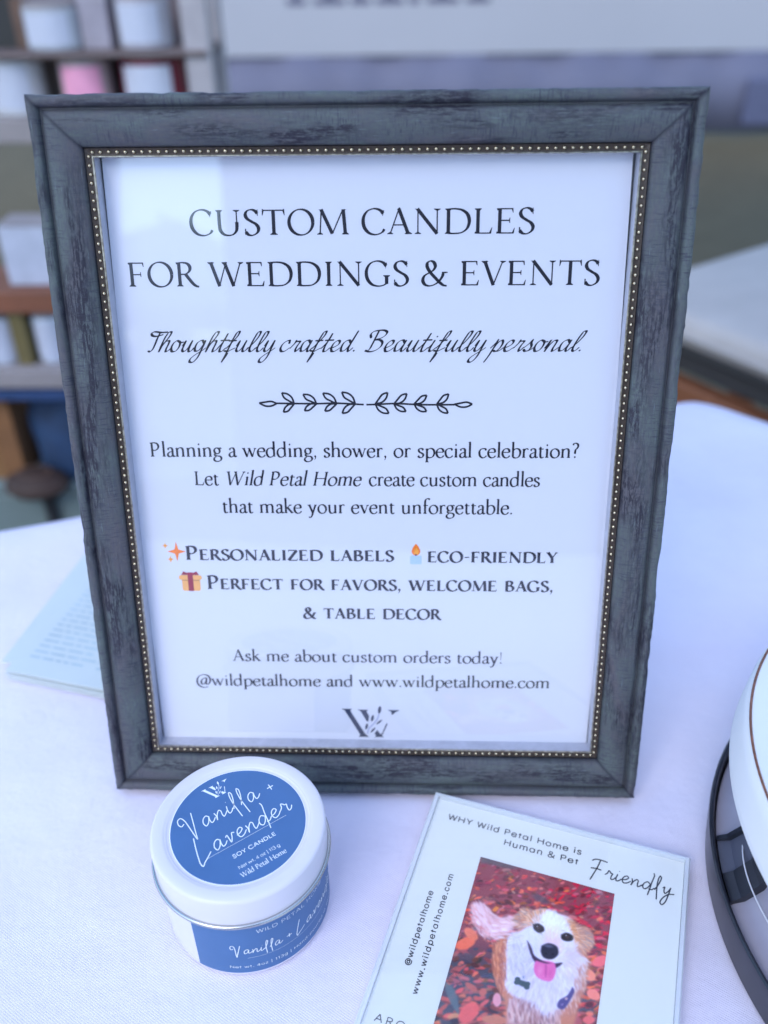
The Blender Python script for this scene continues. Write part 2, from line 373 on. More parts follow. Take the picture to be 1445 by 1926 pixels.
PEN = {   # upright forms of a slanted brush hand; sheared when set
'T': (330, 'C 330 520 150 470 40 500 10 570 80 610 250 590 430 600;C 240 600 215 400 210 200 190 60 150 0 100 10'),
'B': (520, 'C 60 430 20 520 60 600 200 640 350 640 440 580 420 480 330 400 200 360;C 200 610 190 400 180 200 160 60 100 10 80 20;C 200 350 330 350 430 280 440 150 340 30 200 -10 80 20'),
'h': (300, 'C 30 120 130 330 190 500 190 600 130 600 80 480 50 250 40 0;C 40 0 80 200 150 320 220 330 230 230 215 80 230 0 290 30 330 90'),
'o': (280, 'C 190 310 110 335 40 250 30 100 90 0 180 20 230 140 220 270 190 310 230 280 300 290'),
'u': (330, 'C 20 180 60 330 55 200 50 50 100 0 180 80 240 330;C 240 330 225 150 230 30 270 0 330 60 350 110'),
'g': (310, 'C 230 270 160 345 60 290 30 150 70 20 150 30 230 200 250 330;C 250 330 235 100 200 -200 120 -330 30 -320 20 -230 120 -90 240 10 330 110'),
't': (220, 'C 10 100 110 330 140 540;C 140 540 100 300 80 100 100 0 160 10 230 110;C 30 340 120 345 240 350'),
'f': (230, 'C 10 100 130 330 200 500 200 610 150 600 110 450 80 150 60 -100 30 -320;C 30 -320 70 -200 100 -60;C -10 20 100 10 170 60 250 110;C 20 330 110 335 200 340'),
'l': (190, 'C 10 100 120 300 180 480 180 600 120 600 80 450 55 200 70 30 120 0 180 50 210 110'),
'y': (320, 'C 20 180 60 330 55 200 50 50 100 0 180 80 240 330;C 240 330 230 100 200 -200 120 -330 40 -320 30 -230 120 -100 240 10 330 110'),
'c': (260, 'C 210 260 190 335 120 320 40 220 30 80 90 0 170 10 270 110'),
'r': (250, 'C 10 100 80 250 100 350 100 300 160 310 210 300 180 180 170 50 200 0 270 110'),
'a': (320, 'C 230 270 160 345 60 290 30 150 70 10 150 30 230 200 250 330;C 250 330 230 150 230 30 270 0 340 110'),
'e': (250, 'C 10 100 110 140 190 220 190 310 130 335 50 250 35 100 90 0 170 10 270 110'),
'd': (330, 'C 230 270 160 345 60 290 30 150 70 10 150 30 230 200 300 620;C 300 620 250 300 235 60 270 0 350 110'),
'i': (190, 'C 10 100 80 250 90 330;C 90 330 65 150 65 30 110 0 170 50 210 110;D 110 450 24'),
'p': (330, 'C 10 100 90 270 110 350;C 110 350 90 100 60 -150 20 -330;C 80 50 150 280 220 335 270 270 260 100 190 0 110 20;C 190 0 280 20 350 110'),
's': (250, 'C 10 100 110 250 150 350 150 250 200 140 170 30 90 0 40 40;C 150 5 200 30 270 110'),
'n': (350, 'C 10 100 50 250 70 340 55 150 50 0;C 50 0 100 200 170 325 240 320 245 220 230 80 250 0 300 30 370 110'),
'.': (170, 'D 60 20 28'), ' ': (95, ''),
}
HAND = {   # loose single-line handwriting
'V': (540, 'C 130 330 60 300 10 380 40 500 120 520 180 420 215 180 240 -60 262 -210 290 -60 350 250 400 520'),
'L': (430, 'C 120 570 70 330 25 60 10 -120 40 -200 110 -130 220 -50 330 40'),
'F': (430, 'C 10 460 80 520 250 540 420 520;C 230 530 190 270 130 20 90 -140 80 -180;C 30 200 150 220 300 210'),
'a': (330, 'C 210 190 150 250 60 200 20 80 60 -5 140 50 210 200;C 210 200 195 90 215 5 270 20 340 90'),
'n': (330, 'C 30 200 50 120 35 0;C 35 0 90 140 170 220 205 180 200 70 220 0 270 30 340 100'),
'i': (170, 'C 50 210 30 90 50 0 110 20 170 90;D 80 330 24'),
'l': (215, 'C 20 60 80 200 130 380 140 490 105 540 75 460 65 200 90 -60 110 -230'),
'v': (260, 'C 20 190 60 220 75 110 90 0 150 110 190 220 240 200'),
'e': (260, 'C 20 90 120 120 190 190 150 245 70 200 35 90 80 0 170 20 260 100'),
'd': (330, 'C 200 190 130 240 40 160 25 40 80 -10 160 60 215 180;C 255 560 275 500 240 250 215 0 190 -170;C 200 20 270 20 330 80'),
'r': (300, 'C 20 110 70 170 90 260 130 240 170 190 210 190 190 90 200 0 260 20 310 90'),
'y': (330, 'C 20 180 60 220 55 100 90 20 160 90 220 230;C 220 230 190 0 130 -280 60 -360 10 -310 60 -140 200 20 330 60'),
'+': (420, 'L 210 30 210 190 1;L 130 110 290 110 1'), ' ': (190, ''),
}

def catmull(P, n=7):
    P = np.array(P, float)
    if len(P) < 3: return P
    Q = np.vstack([2*P[0]-P[1], P, 2*P[-1]-P[-2]]); out = []
    for i in range(1, len(Q)-2):
        p0, p1, p2, p3 = Q[i-1:i+3]
        d1 = max(np.linalg.norm(p1-p0), 1e-3)**.5; d2 = max(np.linalg.norm(p2-p1), 1e-3)**.5; d3 = max(np.linalg.norm(p3-p2), 1e-3)**.5
        m1 = (p1-p0)/d1-(p2-p0)/(d1+d2)+(p2-p1)/d2; m2 = (p2-p1)/d2-(p3-p1)/(d2+d3)+(p3-p2)/d3
        m1 *= d2; m2 *= d2
        for k in range(n):
            t = k/n
            out.append((2*t**3-3*t**2+1)*p1+(t**3-2*t**2+t)*m1+(-2*t**3+3*t**2)*p2+(t**3-t**2)*m2)
    out.append(Q[-2]); return np.array(out)

def glyph_polys(desc, T, N, nib, mono):
    """list of (verts 2d, faces)"""
    res = []
    def strip(P, W, cap):
        d = np.gradient(P, axis=0); d /= np.maximum(np.linalg.norm(d, axis=1), 1e-6)[:, None]
        nrm = np.stack([-d[:, 1], d[:, 0]], 1)
        a = P+nrm*W[:, None]/2; b = P-nrm*W[:, None]/2
        n = len(P); V = np.vstack([a, b])
        res.append((V, [(i, n+i, n+i+1, i+1) for i in range(n-1)]))
        if cap:
            for q, ww in ((P[0], W[0]), (P[-1], W[-1])):
                disc(q[0], q[1], ww/2)
    def disc(x, y, r, n=12):
        V = np.array([(x+r*math.cos(2*math.pi*i/n), y+r*math.sin(2*math.pi*i/n)) for i in range(n)])
        res.append((V, [tuple(range(n))]))
    def nibw(P):
        if mono: return np.full(len(P), float(T))
        d = np.gradient(P, axis=0); ph = np.arctan2(d[:, 1], d[:, 0])
        return N+(T*1.04-N)*np.abs(np.sin(ph-nib))**1.7
    for s in desc.split(';'):
        t = s.split()
        if not t: continue
        k = t[0]; wt = {'T': T, 'N': N, '1': T}
        if k == 'C':
            v = [float(x) for x in t[1:]]; P = catmull(list(zip(v[::2], v[1::2]))); strip(P, nibw(P), mono or nib > .6)
        elif k == 'E':
            cx, cy, rx, ry, a0, a1 = map(float, t[1:])
            A_ = np.radians(np.linspace(a0, a1, 37)); P = np.stack([cx+rx*np.cos(A_), cy+ry*np.sin(A_)], 1)
            W_ = nibw(P)
            Pin = P.copy(); strip(Pin, W_, False)
        elif k == 'L':
            x0, y0, x1, y1 = map(float, t[1:5]); ww = wt[t[5]] if t[5] in wt else float(t[5])
            strip(np.array([(x0, y0), (x1, y1)]), np.array([ww, ww], float), mono and T < 45)
        elif k in 'FH':
            x, hw = float(t[1]), float(t[2]); ww = wt[t[3]]; sg_ = 1 if k == 'F' else -1
            y = float(t[4]) if len(t) > 4 else (0 if k == 'F' else 630)
            hw += (T-72)*.25; b1 = 15+(T-72)*.06
            V = np.array([(x-hw, y), (x+hw, y), (x+hw, y+sg_*b1), (x+ww/2, y+sg_*52), (x-ww/2, y+sg_*52), (x-hw, y+sg_*b1)])
            res.append((V, [tuple(range(6)) if k == 'F' else tuple(range(5, -1, -1))]))
        elif k == 'D':
            disc(float(t[1]), float(t[2]), float(t[3])*(1+(T-72)/200 if not mono else T/60))
        elif k == 'P':
            v = [float(x) for x in t[1:]]; V = np.array(list(zip(v[::2], v[1::2])))
            ar = sum(V[i][0]*V[(i+1) % len(V)][1]-V[(i+1) % len(V)][0]*V[i][1] for i in range(len(V)))
            idx = tuple(range(len(V)))
            res.append((V, [idx if ar > 0 else idx[::-1]]))
    return res

def text_pieces(string, font, size, x0, x1, y, T=72, N=26, nib=.3, mono=False, shear=0, runs=None, y1=None):
    """lay a line between x0 and x1 on baseline y; size = metres per 1000 units; returns (V,F,depthindex)"""
    sx = size/1000
    # runs: optional list of (start,end,dict(shear=..)) for italic runs
    adv = []; gl = []
    for i, ch in enumerate(string):
        g = font.get(ch) or font[' ']; sc = g[2] if len(g) > 2 else 1
        adv.append(g[0]*sc*sx); gl.append((g[1], sc))
    nat = sum(adv); W_ = x1-x0
    xs = min(1.12, max(.88, W_/nat)); gap = (W_-nat*xs)/max(1, len(string)-1)
    V, F, D = [], [], []; x = x0
    for i, ((desc, sc), a) in enumerate(zip(gl, adv)):
        sh = shear
        if runs:
            for r0, r1, s_ in runs:
                if r0 <= i < r1: sh = s_
        yb = y if y1 is None else y+(y1-y)*(x-x0)/W_
        e = sx*sc
        for di, (P, fs) in enumerate(glyph_polys(desc, T/(sc**.6), N/(sc**.6), nib, mono)):
            k = len(V)
            for p in P: V.append((x+(p[0]+sh*p[1])*e*xs, yb+p[1]*e)); D.append(di)
            F += [tuple(q+k for q in f) for f in fs]
        x += a*xs+gap
    return V, F, D

def flat_obj(name, parts, mat, parent, plane, dz=4e-6):
    """plane(x, y, lift) -> 3d point"""
    V, F = [], []
    for v, f, d in parts:
        k = len(V); V += [plane(p[0], p[1], di*dz) for p, di in zip(v, d)]; F += [tuple(i+k for i in q) for q in f]
    return obj(name, V, F, mat, parent)

# ================================================================== SETTING
def grounds():
    m = Mat('packed_ground', (.12, .12, .09), .9)
    vec = m.coord()
    a = m.noise(vec, .6, 6); b = m.noise(vec, 14, 6)
    c = m.mix(.5, m.ramp(a, [(.35, (.100, .076, .038)), (.65, (.145, .110, .056))]), m.ramp(b, [(.3, (.094, .070, .036)), (.7, (.155, .117, .062))]))
    m.color(c); m.bump(b, .4, .02)
    n = 24; V, F = [(0, 0, -.75)], []
    for j, r in enumerate((6, 40, 250, 1500)):
        for i in range(n):
            an = 2*math.pi*i/n; V.append((r*math.cos(an), r*math.sin(an), -.75))
    for i in range(n): F.append((0, 1+i, 1+(i+1) % n))
    for j in range(3):
        for i in range(n):
            F.append((1+j*n+i, 1+(j+1)*n+i, 1+(j+1)*n+(i+1) % n, 1+j*n+(i+1) % n))
    o = obj('ground', V, F, m.m); tag(o, kind='structure')
grounds()

# ---- our table with its white cloth
def main_table():
    t = empty('display_table', (0, 0, -.75), label='table under a white cotton cloth, carrying the grey frame, candle tin and acrylic sign', cat='table')
    wood = simple('folding_table_top', (.35, .33, .3), .5)
    dz = .75
    P = [(-1.25, -.09), (-.75, .075), (-.2682, .2263), (-.02, .318), (.14, .378), (.20, .4015), (.238, .4175), (.2565, .4215), (.272, .4150), (.290, .3990), (.318, .372), (.365, .30), (.45, .04), (.56, -.30),
         (.60, -.50), (.55, -.62), (0, -.74), (-.7, -.88), (-1.3, -1.0), (-1.36, -.9), (-1.34, -.4), (-1.30, -.15)]
    C_ = catmull(P+[P[0]], 12)[:-1]; n = len(C_); c0 = np.array((-.2, -.2))
    rings = []
    K = 46
    rnd = np.random.RandomState(3)
    waves = [(rnd.uniform(8, 34), rnd.uniform(0, 6.28), rnd.uniform(0, 6.28)) for _ in range(14)]
    def und(x, y):
        h = 0
        for k, th, ph in waves: h += math.sin(k*(x*math.cos(th)+y*math.sin(th))+ph)/k*.012
        return h
    V, F = [], []
    def add(pts): V.extend(pts)
    for j in range(1, K+1):
        t_ = j/K
        for q in C_:
            p = c0+(q-c0)*t_
            e = max(0, (t_-.93)/.07)
            V.append((p[0], p[1], dz-.0012+min(.001, max(-.002, und(*p)))-e*e*.004))
    ctr = np.mean(C_, axis=0)
    S = [(.006, .010), (.010, .025), (.012, .06), (.018, .12), (.028, .22), (.04, .36), (.05, .52), (.055, .66)]
    per = np.cumsum(np.r_[0, np.linalg.norm(np.diff(C_, axis=0), axis=1)])
    d_ = np.roll(C_, -1, 0)-np.roll(C_, 1, 0); d_ /= np.linalg.norm(d_, axis=1)[:, None]; nm = np.stack([d_[:, 1], -d_[:, 0]], 1)
    if (nm*(C_-ctr)).sum() < 0: nm = -nm
    for off, drop in S:
        for i, q in enumerate(C_):
            f_ = drop*.11*math.sin(per[i]*26+1.3*math.sin(per[i]*7))
            p = q+nm[i]*(off+f_)
            V.append((p[0], p[1], dz-.005-drop))
    tot = K+len(S)
    for j in range(tot-1):
        for i in range(n):
            k = (i+1) % n; F.append((j*n+i, j*n+k, (j+1)*n+k, (j+1)*n+i))
    V.append((c0[0], c0[1], dz-.0012)); ci = len(V)-1
    for i in range(n): F.append((ci, (i+1) % n, i))
    # orientation up
    o = obj('tablecloth', V, [f[::-1] for f in F], CLOTH, t, smooth=True)
    # slab and legs inside
    SL = [tuple(c0+(q-c0)*.985) for q in C_[::4]]; m_ = len(SL)
    V2 = [(x, y, dz-.006) for x, y in SL]+[(x, y, dz-.04) for x, y in SL]
    F2 = [tuple(range(m_)), tuple(range(2*m_-1, m_-1, -1))]+[(i, m_+i, m_+(i+1) % m_, (i+1) % m_) for i in range(m_)]
    obj('tabletop', V2, F2, wood, t)
    for x, y in ((.12, .28), (.42, -.42), (-1.15, -.2), (-1.1, -.8)):
        tube('leg', [(x, y, 0), (x, y, dz-.04)], .016, simple('grey_leg', (.3, .3, .32), .4), t)
main_table()

# ================================================================== PICTURE FRAME
TH = 0.2408159; FW, FH = .2459, .3031
LIPW, LIPH, DV = .2032, .2592, .0221
def picture_frame():
    root = empty('picture_frame', (0, 0, .014*math.sin(TH)), (-TH, 0, 0), 'distressed grey blue picture frame with silver beaded inner trim, standing on the white cloth', 'picture frame')
    P3 = lambda u, v, w_: (u, -w_, v)
    prof = [(0, -.014), (0, -.006), (.0000, -.0016), (.0006, -.0004), (.0020, 0), (.0034, -.0004), (.0040, -.0014), (.0046, -.0027), (.0052, -.0027), (.0058, -.0016),
            (.0070, -.0012), (.0095, -.0009), (.0125, -.0014), (.0152, -.0024), (.0172, -.0038), (.0178, -.0046), (.0180, -.0064)]
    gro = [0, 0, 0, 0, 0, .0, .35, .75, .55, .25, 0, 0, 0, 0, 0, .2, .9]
    outer = [(-FW/2, FH), (FW/2, FH), (FW/2, 0), (-FW/2, 0)]
    cx, cy = 0, FH/2
    import mathutils.noise as mn
    # worn places on the rails: rail, distance along, distance in, reach along, reach across, strength
    BLOTCH = [(0, .147, .0042, .017, .003, 1.3), (0, .066, .0130, .013, .003, 1), (0, .028, .0030, .022, .002, .8), (0, .200, .0100, .016, .003, .7), (0, .105, .0150, .020, .002, .6),
              (3, .165, .0070, .028, .003, 1.2), (3, .225, .0135, .030, .003, 1), (3, .265, .0140, .016, .002, .8), (3, .080, .0150, .020, .002, .9), (3, .110, .0085, .020, .003, .8),
              (1, .022, .0090, .008, .004, .9), (1, .090, .0140, .030, .003, 1.1), (1, .150, .0120, .022, .003, .8), (1, .200, .0100, .026, .004, .7), (1, .265, .0080, .014, .003, .8),
              (2, .128, .0100, .022, .003, 1), (2, .060, .0120, .020, .003, .6), (2, .200, .0085, .014, .003, .8)]
    def rail(i):
        a = Vector(outer[i]); b = Vector(outer[(i+1) % 4]); d = (b-a).normalized(); inw = Vector((d.y, -d.x))
        if (Vector((cx, cy))-a).dot(inw) < 0: inw = -inw
        L = (b-a).length; n = 170; V, F, UV, GR = [], [], [], []
        np_ = len(prof); WR = []
        for k in range(n+1):
            for q, (s, w_) in enumerate(prof):
                l0, l1 = s, L-s
                x = l0+(l1-l0)*k/n
                dent = 0
                if 1 < q < 7:   # knocked, uneven outer edge
                    h = mn.noise(Vector((x*45, i*7.1, 0)))+.6*mn.noise(Vector((x*170, i*3.3, 2)))
                    dent = (.3 if i == 2 else .85)*max(0, h-.05)*.0011*(1-(q-2)/6) + .00018*mn.noise(Vector((x*400, i, 5)))
                if q > 8 and q < 15:
                    dent = 0; w2 = w_ + .00025*mn.noise(Vector((x*25, s*500, i*4.4)))
                else: w2 = w_-dent*.7
                p = a+d*x+inw*(s+dent)
                V.append(P3(p.x, p.y, w2)); UV.append((x+i*.731, s+i*.05)); 
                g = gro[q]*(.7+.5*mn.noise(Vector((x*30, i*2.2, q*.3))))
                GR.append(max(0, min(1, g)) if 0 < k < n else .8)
                WR.append(min(1.0, sum(c_*math.exp(-((x-bx)/rx)**4-((s-bs)/rs_)**2) for rr_, bx, bs, rx, rs_, c_ in BLOTCH if rr_ == i)))
        for k in range(n):
            for q in range(np_-1):
                F.append((k*np_+q, (k+1)*np_+q, (k+1)*np_+q+1, k*np_+q+1))
        # back face
        for k in range(n):
            pass
        o = obj('frame_rail', V, F, PAINT, root, smooth=True)
        me = o.data
        uvl = me.uv_layers.new(name='UVMap')
        for lp in me.loops: uvl.data[lp.index].uv = UV[lp.vertex_index]
        at_ = me.attributes.new('groove', 'FLOAT', 'POINT'); at_.data.foreach_set('value', GR)
        wt_ = me.attributes.new('wear', 'FLOAT', 'POINT'); wt_.data.foreach_set('value', WR)
        me.set_sharp_from_angle(angle=R(50))
        return o
    for i in range(4): rail(i)
    # bronze trim moulding
    tr = [(.0180, -.0066), (.0183, -.0060), (.0190, -.0062), (.0202, -.0064), (.0208, -.0064)]
    lp = [(.0208, -.0063), (.02105, -.0056), (.02135, -.0056), (.02155, -.0064)]
    def ring(name, prof_, mat, parent=None):
        V, F = [], []
        for s, w_ in prof_:
            for (x, y), (sx_, sy_) in zip([(-FW/2, FH), (FW/2, FH), (FW/2, 0), (-FW/2, 0)], [(1, -1), (-1, -1), (-1, 1), (1, 1)]):
                V.append(P3(x+sx_*s, y+sy_*(s if y > 0 else s+.0004), w_))
        m_ = len(prof_)
        for j in range(m_-1):
            for i in range(4):
                k = (i+1) % 4; F.append((j*4+i, j*4+k, (j+1)*4+k, (j+1)*4+i))
        return obj(name, V, F, mat, parent or root)
    # the vertical margins: bottom rail of the photo sits .0221 above the table edge
    trim = ring('beaded_trim', tr, BRONZE)
    ring('gilt_lip', lp, LIP)
    ring('inner_wall', [(.02155, -.0064), (.0216, -.0132)], INNER)
    # beads
    bm_v, bm_f = [], []
    nl, nr = 12, 5
    for j in range(nr):
        a = math.pi/2*j/nr
        for i in range(nl):
            b = 2*math.pi*i/nl
            bm_v.append((.00078*math.cos(a)*math.cos(b), -.0009*math.sin(a), .00078*math.cos(a)*math.sin(b)))
    bm_v.append((0, -.0009, 0))
    for j in range(nr-1):
        for i in range(nl): bm_f.append((j*nl+i, j*nl+(i+1) % nl, (j+1)*nl+(i+1) % nl, (j+1)*nl+i))
    for i in range(nl): bm_f.append(((nr-1)*nl+i, (nr-1)*nl+(i+1) % nl, len(bm_v)-1))
    first = None
    s = .0196; x0, x1, y0, y1 = -FW/2+s, FW/2-s, s+.0004, FH-s
    pts = []
    nx, ny = 66, 84
    for i in range(nx):
        t = (i+.5)/nx; pts += [(x0+(x1-x0)*t, y1), (x0+(x1-x0)*t, y0)]
    for i in range(ny):
        t = (i+.5)/ny; pts += [(x0, y0+(y1-y0)*t), (x1, y0+(y1-y0)*t)]
    for (u, v) in pts:
        if first is None:
            o = first = obj('bead', bm_v, bm_f, BEADM, trim, smooth=True)
        else:
            o = first.copy(); COL.objects.link(o); o.parent = trim
        o.location = P3(u+random.uniform(-1, 1)*.00006, v+random.uniform(-1, 1)*.00006, -.00635)
        sc = random.uniform(.92, 1.06); o.scale = (sc, sc, sc)
    # backing, easel
    box('backing_board', -FW/2+.008, FW/2-.008, .0139, .0155, .008, FH-.008, BLACK, root, bevel=0)
    root2 = obj('rail_back', *(lambda: (
        [P3(x, y, -.014) for x, y in [(-FW/2, FH), (FW/2, FH), (FW/2, 0), (-FW/2, 0), (-FW/2+.0195, FH-.0195), (FW/2-.0195, FH-.0195), (FW/2-.0195, .0195), (-FW/2+.0195, .0195)]],
        [(0, 4, 5, 1), (1, 5, 6, 2), (2, 6, 7, 3), (3, 7, 4, 0)]))(), WOODBACK, root)
    # easel strut from the back down to the cloth
    zt = .20
    back_top = (0, .0165, zt)
    ca, sa = math.cos(-TH), math.sin(-TH)
    # floor point in local frame: world z=0 -> local
    wy = .135
    ly = wy*math.cos(TH)-(-.014*math.sin(TH))*0 - (0-.014*math.sin(TH))*math.sin(TH)
    lz = wy*math.sin(TH)+(0-.014*math.sin(TH))*math.cos(TH)
    V = []
    for (x, (yy, zz)) in [(-.02, (back_top[1], zt)), (.02, (back_top[1], zt)), (.035, (ly, lz)), (-.035, (ly, lz))]:
        V.append((x, yy, zz)); 
    V += [(x, y+.003, z) for x, y, z in V]
    obj('easel_leg', V, [(0, 1, 2, 3), (7, 6, 5, 4), (0, 4, 5, 1), (1, 5, 6, 2), (2, 6, 7, 3), (3, 7, 4, 0)], BLACK, root)
    # printed sheet (narrower than the rebate: black gap at its edges)
    sh = [(-.1007, .2815), (.1003, .2815), (.1012, .215), (.1018, .15), (.1018, .085), (.1009, .0205), (-.1007, .0205), (-.1014, .08), (-.1020, .14), (-.1015, .21)]
    N_ = len(sh)
    sheet = obj('printed_sheet', [P3(u, v, -.01295) for u, v in sh]+[P3(u, v, -.0134) for u, v in sh], [tuple(range(N_))]+[(i, N_+i, N_+(i+1) % N_, (i+1) % N_) for i in range(N_)], PAPER, root)
    sheet['label'] = 'white printed sheet behind the glass'
    pl = lambda x, y, l: P3(x, y, -.01288+l)
    S_ = {}
    def line(name, *a, mat=INK, **k):
        flat_obj(name, [text_pieces(*a, **k)], mat, sheet, pl)
    hs = .0093/.63
    line('heading_line', 'CUSTOM CANDLES', SERIF, hs, -.0692, .0653, .2531, T=88, N=32)
    line('heading_line', 'FOR WEDDINGS & EVENTS', SERIF, hs, -.0957, .0916, .2336, T=88, N=32)
    line('script_line', 'Thoughtfully crafted. Beautifully personal.', PEN, .0132, -.0915, .0868, .2076, T=66, N=23, nib=.75, shear=.42)
    bs = .0062/.63
    line('body_line', 'Planning a wedding, shower, or special celebration?', SERIF, bs, -.0938, .0880, .16275, T=96, N=40)
    s6 = 'Let Wild Petal Home\u2009 create custom candles'
    line('body_line', s6, SERIF, bs, -.0757, .0725, .1500, T=96, N=40, runs=[(4, 19, .24)])
    line('body_line', 'that make your event unforgettable.', SERIF, bs, -.0645, .0617, .13735, T=96, N=40)
    cs = .0066/.63
    line('feature_line', 'Personalized labels', SMALL, cs, -.0826, .0103, .1149, T=130, N=50)
    line('feature_line', 'eco-friendly', SMALL, cs, .0248, .0819, .1146, T=130, N=50)
    line('feature_line', 'Perfect for favors, welcome bags,', SMALL, cs, -.0740, .0811, .1007, T=130, N=50)
    line('feature_line', '& table decor', {**SMALL, '&': (720, SERIF_CAPS['&'][1], .8)}, cs, -.0310, .0313, .0864, T=130, N=50)
    as_ = .0057/.63
    line('contact_line', 'Ask me about custom orders today!', SERIF, as_, -.0648, .0600, .0641, T=96, N=40)
    line('contact_line', '@wildpetalhome and www.wildpetalhome.com', SERIF, as_, -.0828, .0823, .0508, T=96, N=40, y1=.0515)
    # laurel divider
    kx = (.0427+.0456)/1372; X0 = -.0456
    def st(pts, wd=12.0):
        P = catmull(pts, 8); d = np.gradient(P, axis=0); d /= np.linalg.norm(d, axis=1)[:, None]
        nn = np.stack([-d[:, 1], d[:, 0]], 1)*wd/2; n = len(P)
        Vv = [((p[0]-28)*kx+X0, .1859-(p[1]-131)*kx) for p in np.vstack([P+nn, P-nn])]
        return Vv, [(i, i+1, n+i+1, n+i) for i in range(n-1)], [0]*len(Vv)
    def leaf(a, b, f=.26):
        a = np.array(a, float); b = np.array(b, float); d = b-a; nn = np.array((-d[1], d[0]))
        return [st([a, a+d*.35+nn*f*.8, a+d*.7+nn*f*.75, b]), st([a, a+d*.35-nn*f*.8*.4, a+d*.7-nn*f*.55, b])]
    parts = [st([(140, 129), (400, 131), (530, 128), (705, 137)]), st([(722, 137), (780, 136), (900, 130), (1080, 137), (1288, 137)])]
    for nx_, tips in {255: [(178, 60), (183, 188)], 400: [(315, 70), (320, 178)], 530: [(443, 62), (452, 180)], 650: [(565, 55), (565, 195)],
                      780: [(860, 58), (867, 195)], 900: [(983, 65), (977, 182)], 1030: [(1110, 75), (1110, 182)], 1175: [(1250, 67), (1248, 193)]}.items():
        for tp in tips: parts += leaf((nx_, 132), tp, .24)
    parts += leaf((28, 127), (142, 130), .2); parts += leaf((1288, 134), (1402, 133), .2)
    for i, p in enumerate(parts): parts[i] = (p[0], p[1], [i % 9]*len(p[0]))
    flat_obj('laurel_divider', parts, INK, sheet, pl)
    # monogram
    logo(sheet, pl, -.0146, .02355, .0270/1110, LOGOINK, STEMINK)
    # little pictograms
    def poly(pts, lv=0): return ([tuple(p) for p in pts], [tuple(range(len(pts)))], [lv]*len(pts))
    def star4(cx_, cy_, rx, ry, q=.36):
        o_ = []
        for k in range(8):
            a = math.pi/4*k; r_ = 1 if k % 2 == 0 else q
            o_.append((cx_+rx*r_*math.cos(a), cy_+ry*r_*math.sin(a)))
        fan = [(cx_, cy_)]+o_
        return (fan, [(0, i+1, (i+1) % 8+1) for i in range(8)], [0]*9)
    ORANGE = simple('orange_ink', (.95, .20, .006), .5, 0, .15, 400); AMBER = simple('amber_ink', (.95, .36, .02), .5, 0, .1, 400)
    PEACH = simple('peach_ink', (.86, .42, .12), .5, 0, .06, 300); PLUM = simple('plum_ink', (.30, .008, .035), .5, 0, .15, 300)
    TAN = simple('tan_ink', (.5, .2, .06), .5); WAX = simple('pale_blue_ink', (.42, .56, .86), .5)
    ic = empty('sparkle_pictogram'); ic.parent = sheet
    flat_obj('large_sparkle', [star4(-.0862, .11885, .0041, .00475, .30)], ORANGE, ic, pl)
    flat_obj('small_sparkle', [star4(-.0911, .1216, .0013, .0014, .42)], AMBER, ic, pl)
    flat_obj('small_sparkle', [star4(-.0892, .1151, .0013, .0017, .42)], AMBER, ic, pl)
    gi = empty('gift_pictogram'); gi.parent = sheet
    gx, gy = -.0863, .0997
    def rr(x0_, x1_, y0_, y1_, r, lv=0):
        pts = []
        for cx_, cy_, a0 in ((x1_-r, y1_-r, 0), (x0_+r, y1_-r, 90), (x0_+r, y0_+r, 180), (x1_-r, y0_+r, 270)):
            pts += [(cx_+r*math.cos(R(a0+k*22.5)), cy_+r*math.sin(R(a0+k*22.5))) for k in range(5)]
        return poly(pts, lv)
    flat_obj('gift_box', [rr(gx+.0013, gx+.0095, gy, gy+.0057, .0009), rr(gx, gx+.0104, gy+.0054, gy+.0077, .0010, 2)], PEACH, gi, pl)
    flat_obj('box_shadow_line', [rr(gx+.0012, gx+.0094, gy+.0050, gy+.0054, .0001, 6)], TAN, gi, pl)
    flat_obj('ribbon', [rr(gx+.0040, gx+.0064, gy-.0001, gy+.0084, .0003, 12), poly([(gx+.0012, gy+.0078), (gx+.0050, gy+.0078), (gx+.0050, gy+.0083), (gx+.0022, gy+.0096)], 14),
                        poly([(gx+.0092, gy+.0078), (gx+.0082, gy+.0096), (gx+.0054, gy+.0083), (gx+.0054, gy+.0078)], 15), rr(gx+.0038, gx+.0066, gy+.0078, gy+.0091, .0006, 17)], PLUM, gi, pl)
    ci_ = empty('candle_pictogram'); ci_.parent = sheet
    kx_, ky_ = .0199, .1136
    flat_obj('candle_body', [rr(kx_-.0025, kx_+.0025, ky_, ky_+.0041, .0004)], WAX, ci_, pl)
    def drop(cx_, cy_, w_, h_, lv):
        pts = []
        for k in range(24):
            a = 2*math.pi*k/24; yy = math.sin(a); xx = math.cos(a)
            pts.append((cx_+w_*xx*(1-.45*max(0, yy)**1.2)*(1-max(0, yy)**6*.9), cy_+h_*(yy if yy < 0 else yy*1.7)))
        return poly(pts, lv)
    flat_obj('flame', [drop(kx_, ky_+.0062, .0019, .0021, 2)], ORANGE, ci_, pl)
    flat_obj('flame_core', [drop(kx_+.0002, ky_+.0058, .0010, .0012, 8)], AMBER, ci_, pl)
    flat_obj('wick', [rr(kx_-.0003, kx_+.0003, ky_+.0040, ky_+.0048, .0001, 12)], INK, ci_, pl)
    # glass
    g = LIPW/2+.0001
    obj('glass_pane', [P3(-g, .0217, -.0123), (P3(g, .0217, -.0123)), P3(g, .2818, -.0123), P3(-g, .2818, -.0123)], [(0, 1, 2, 3)], GLASS, root)

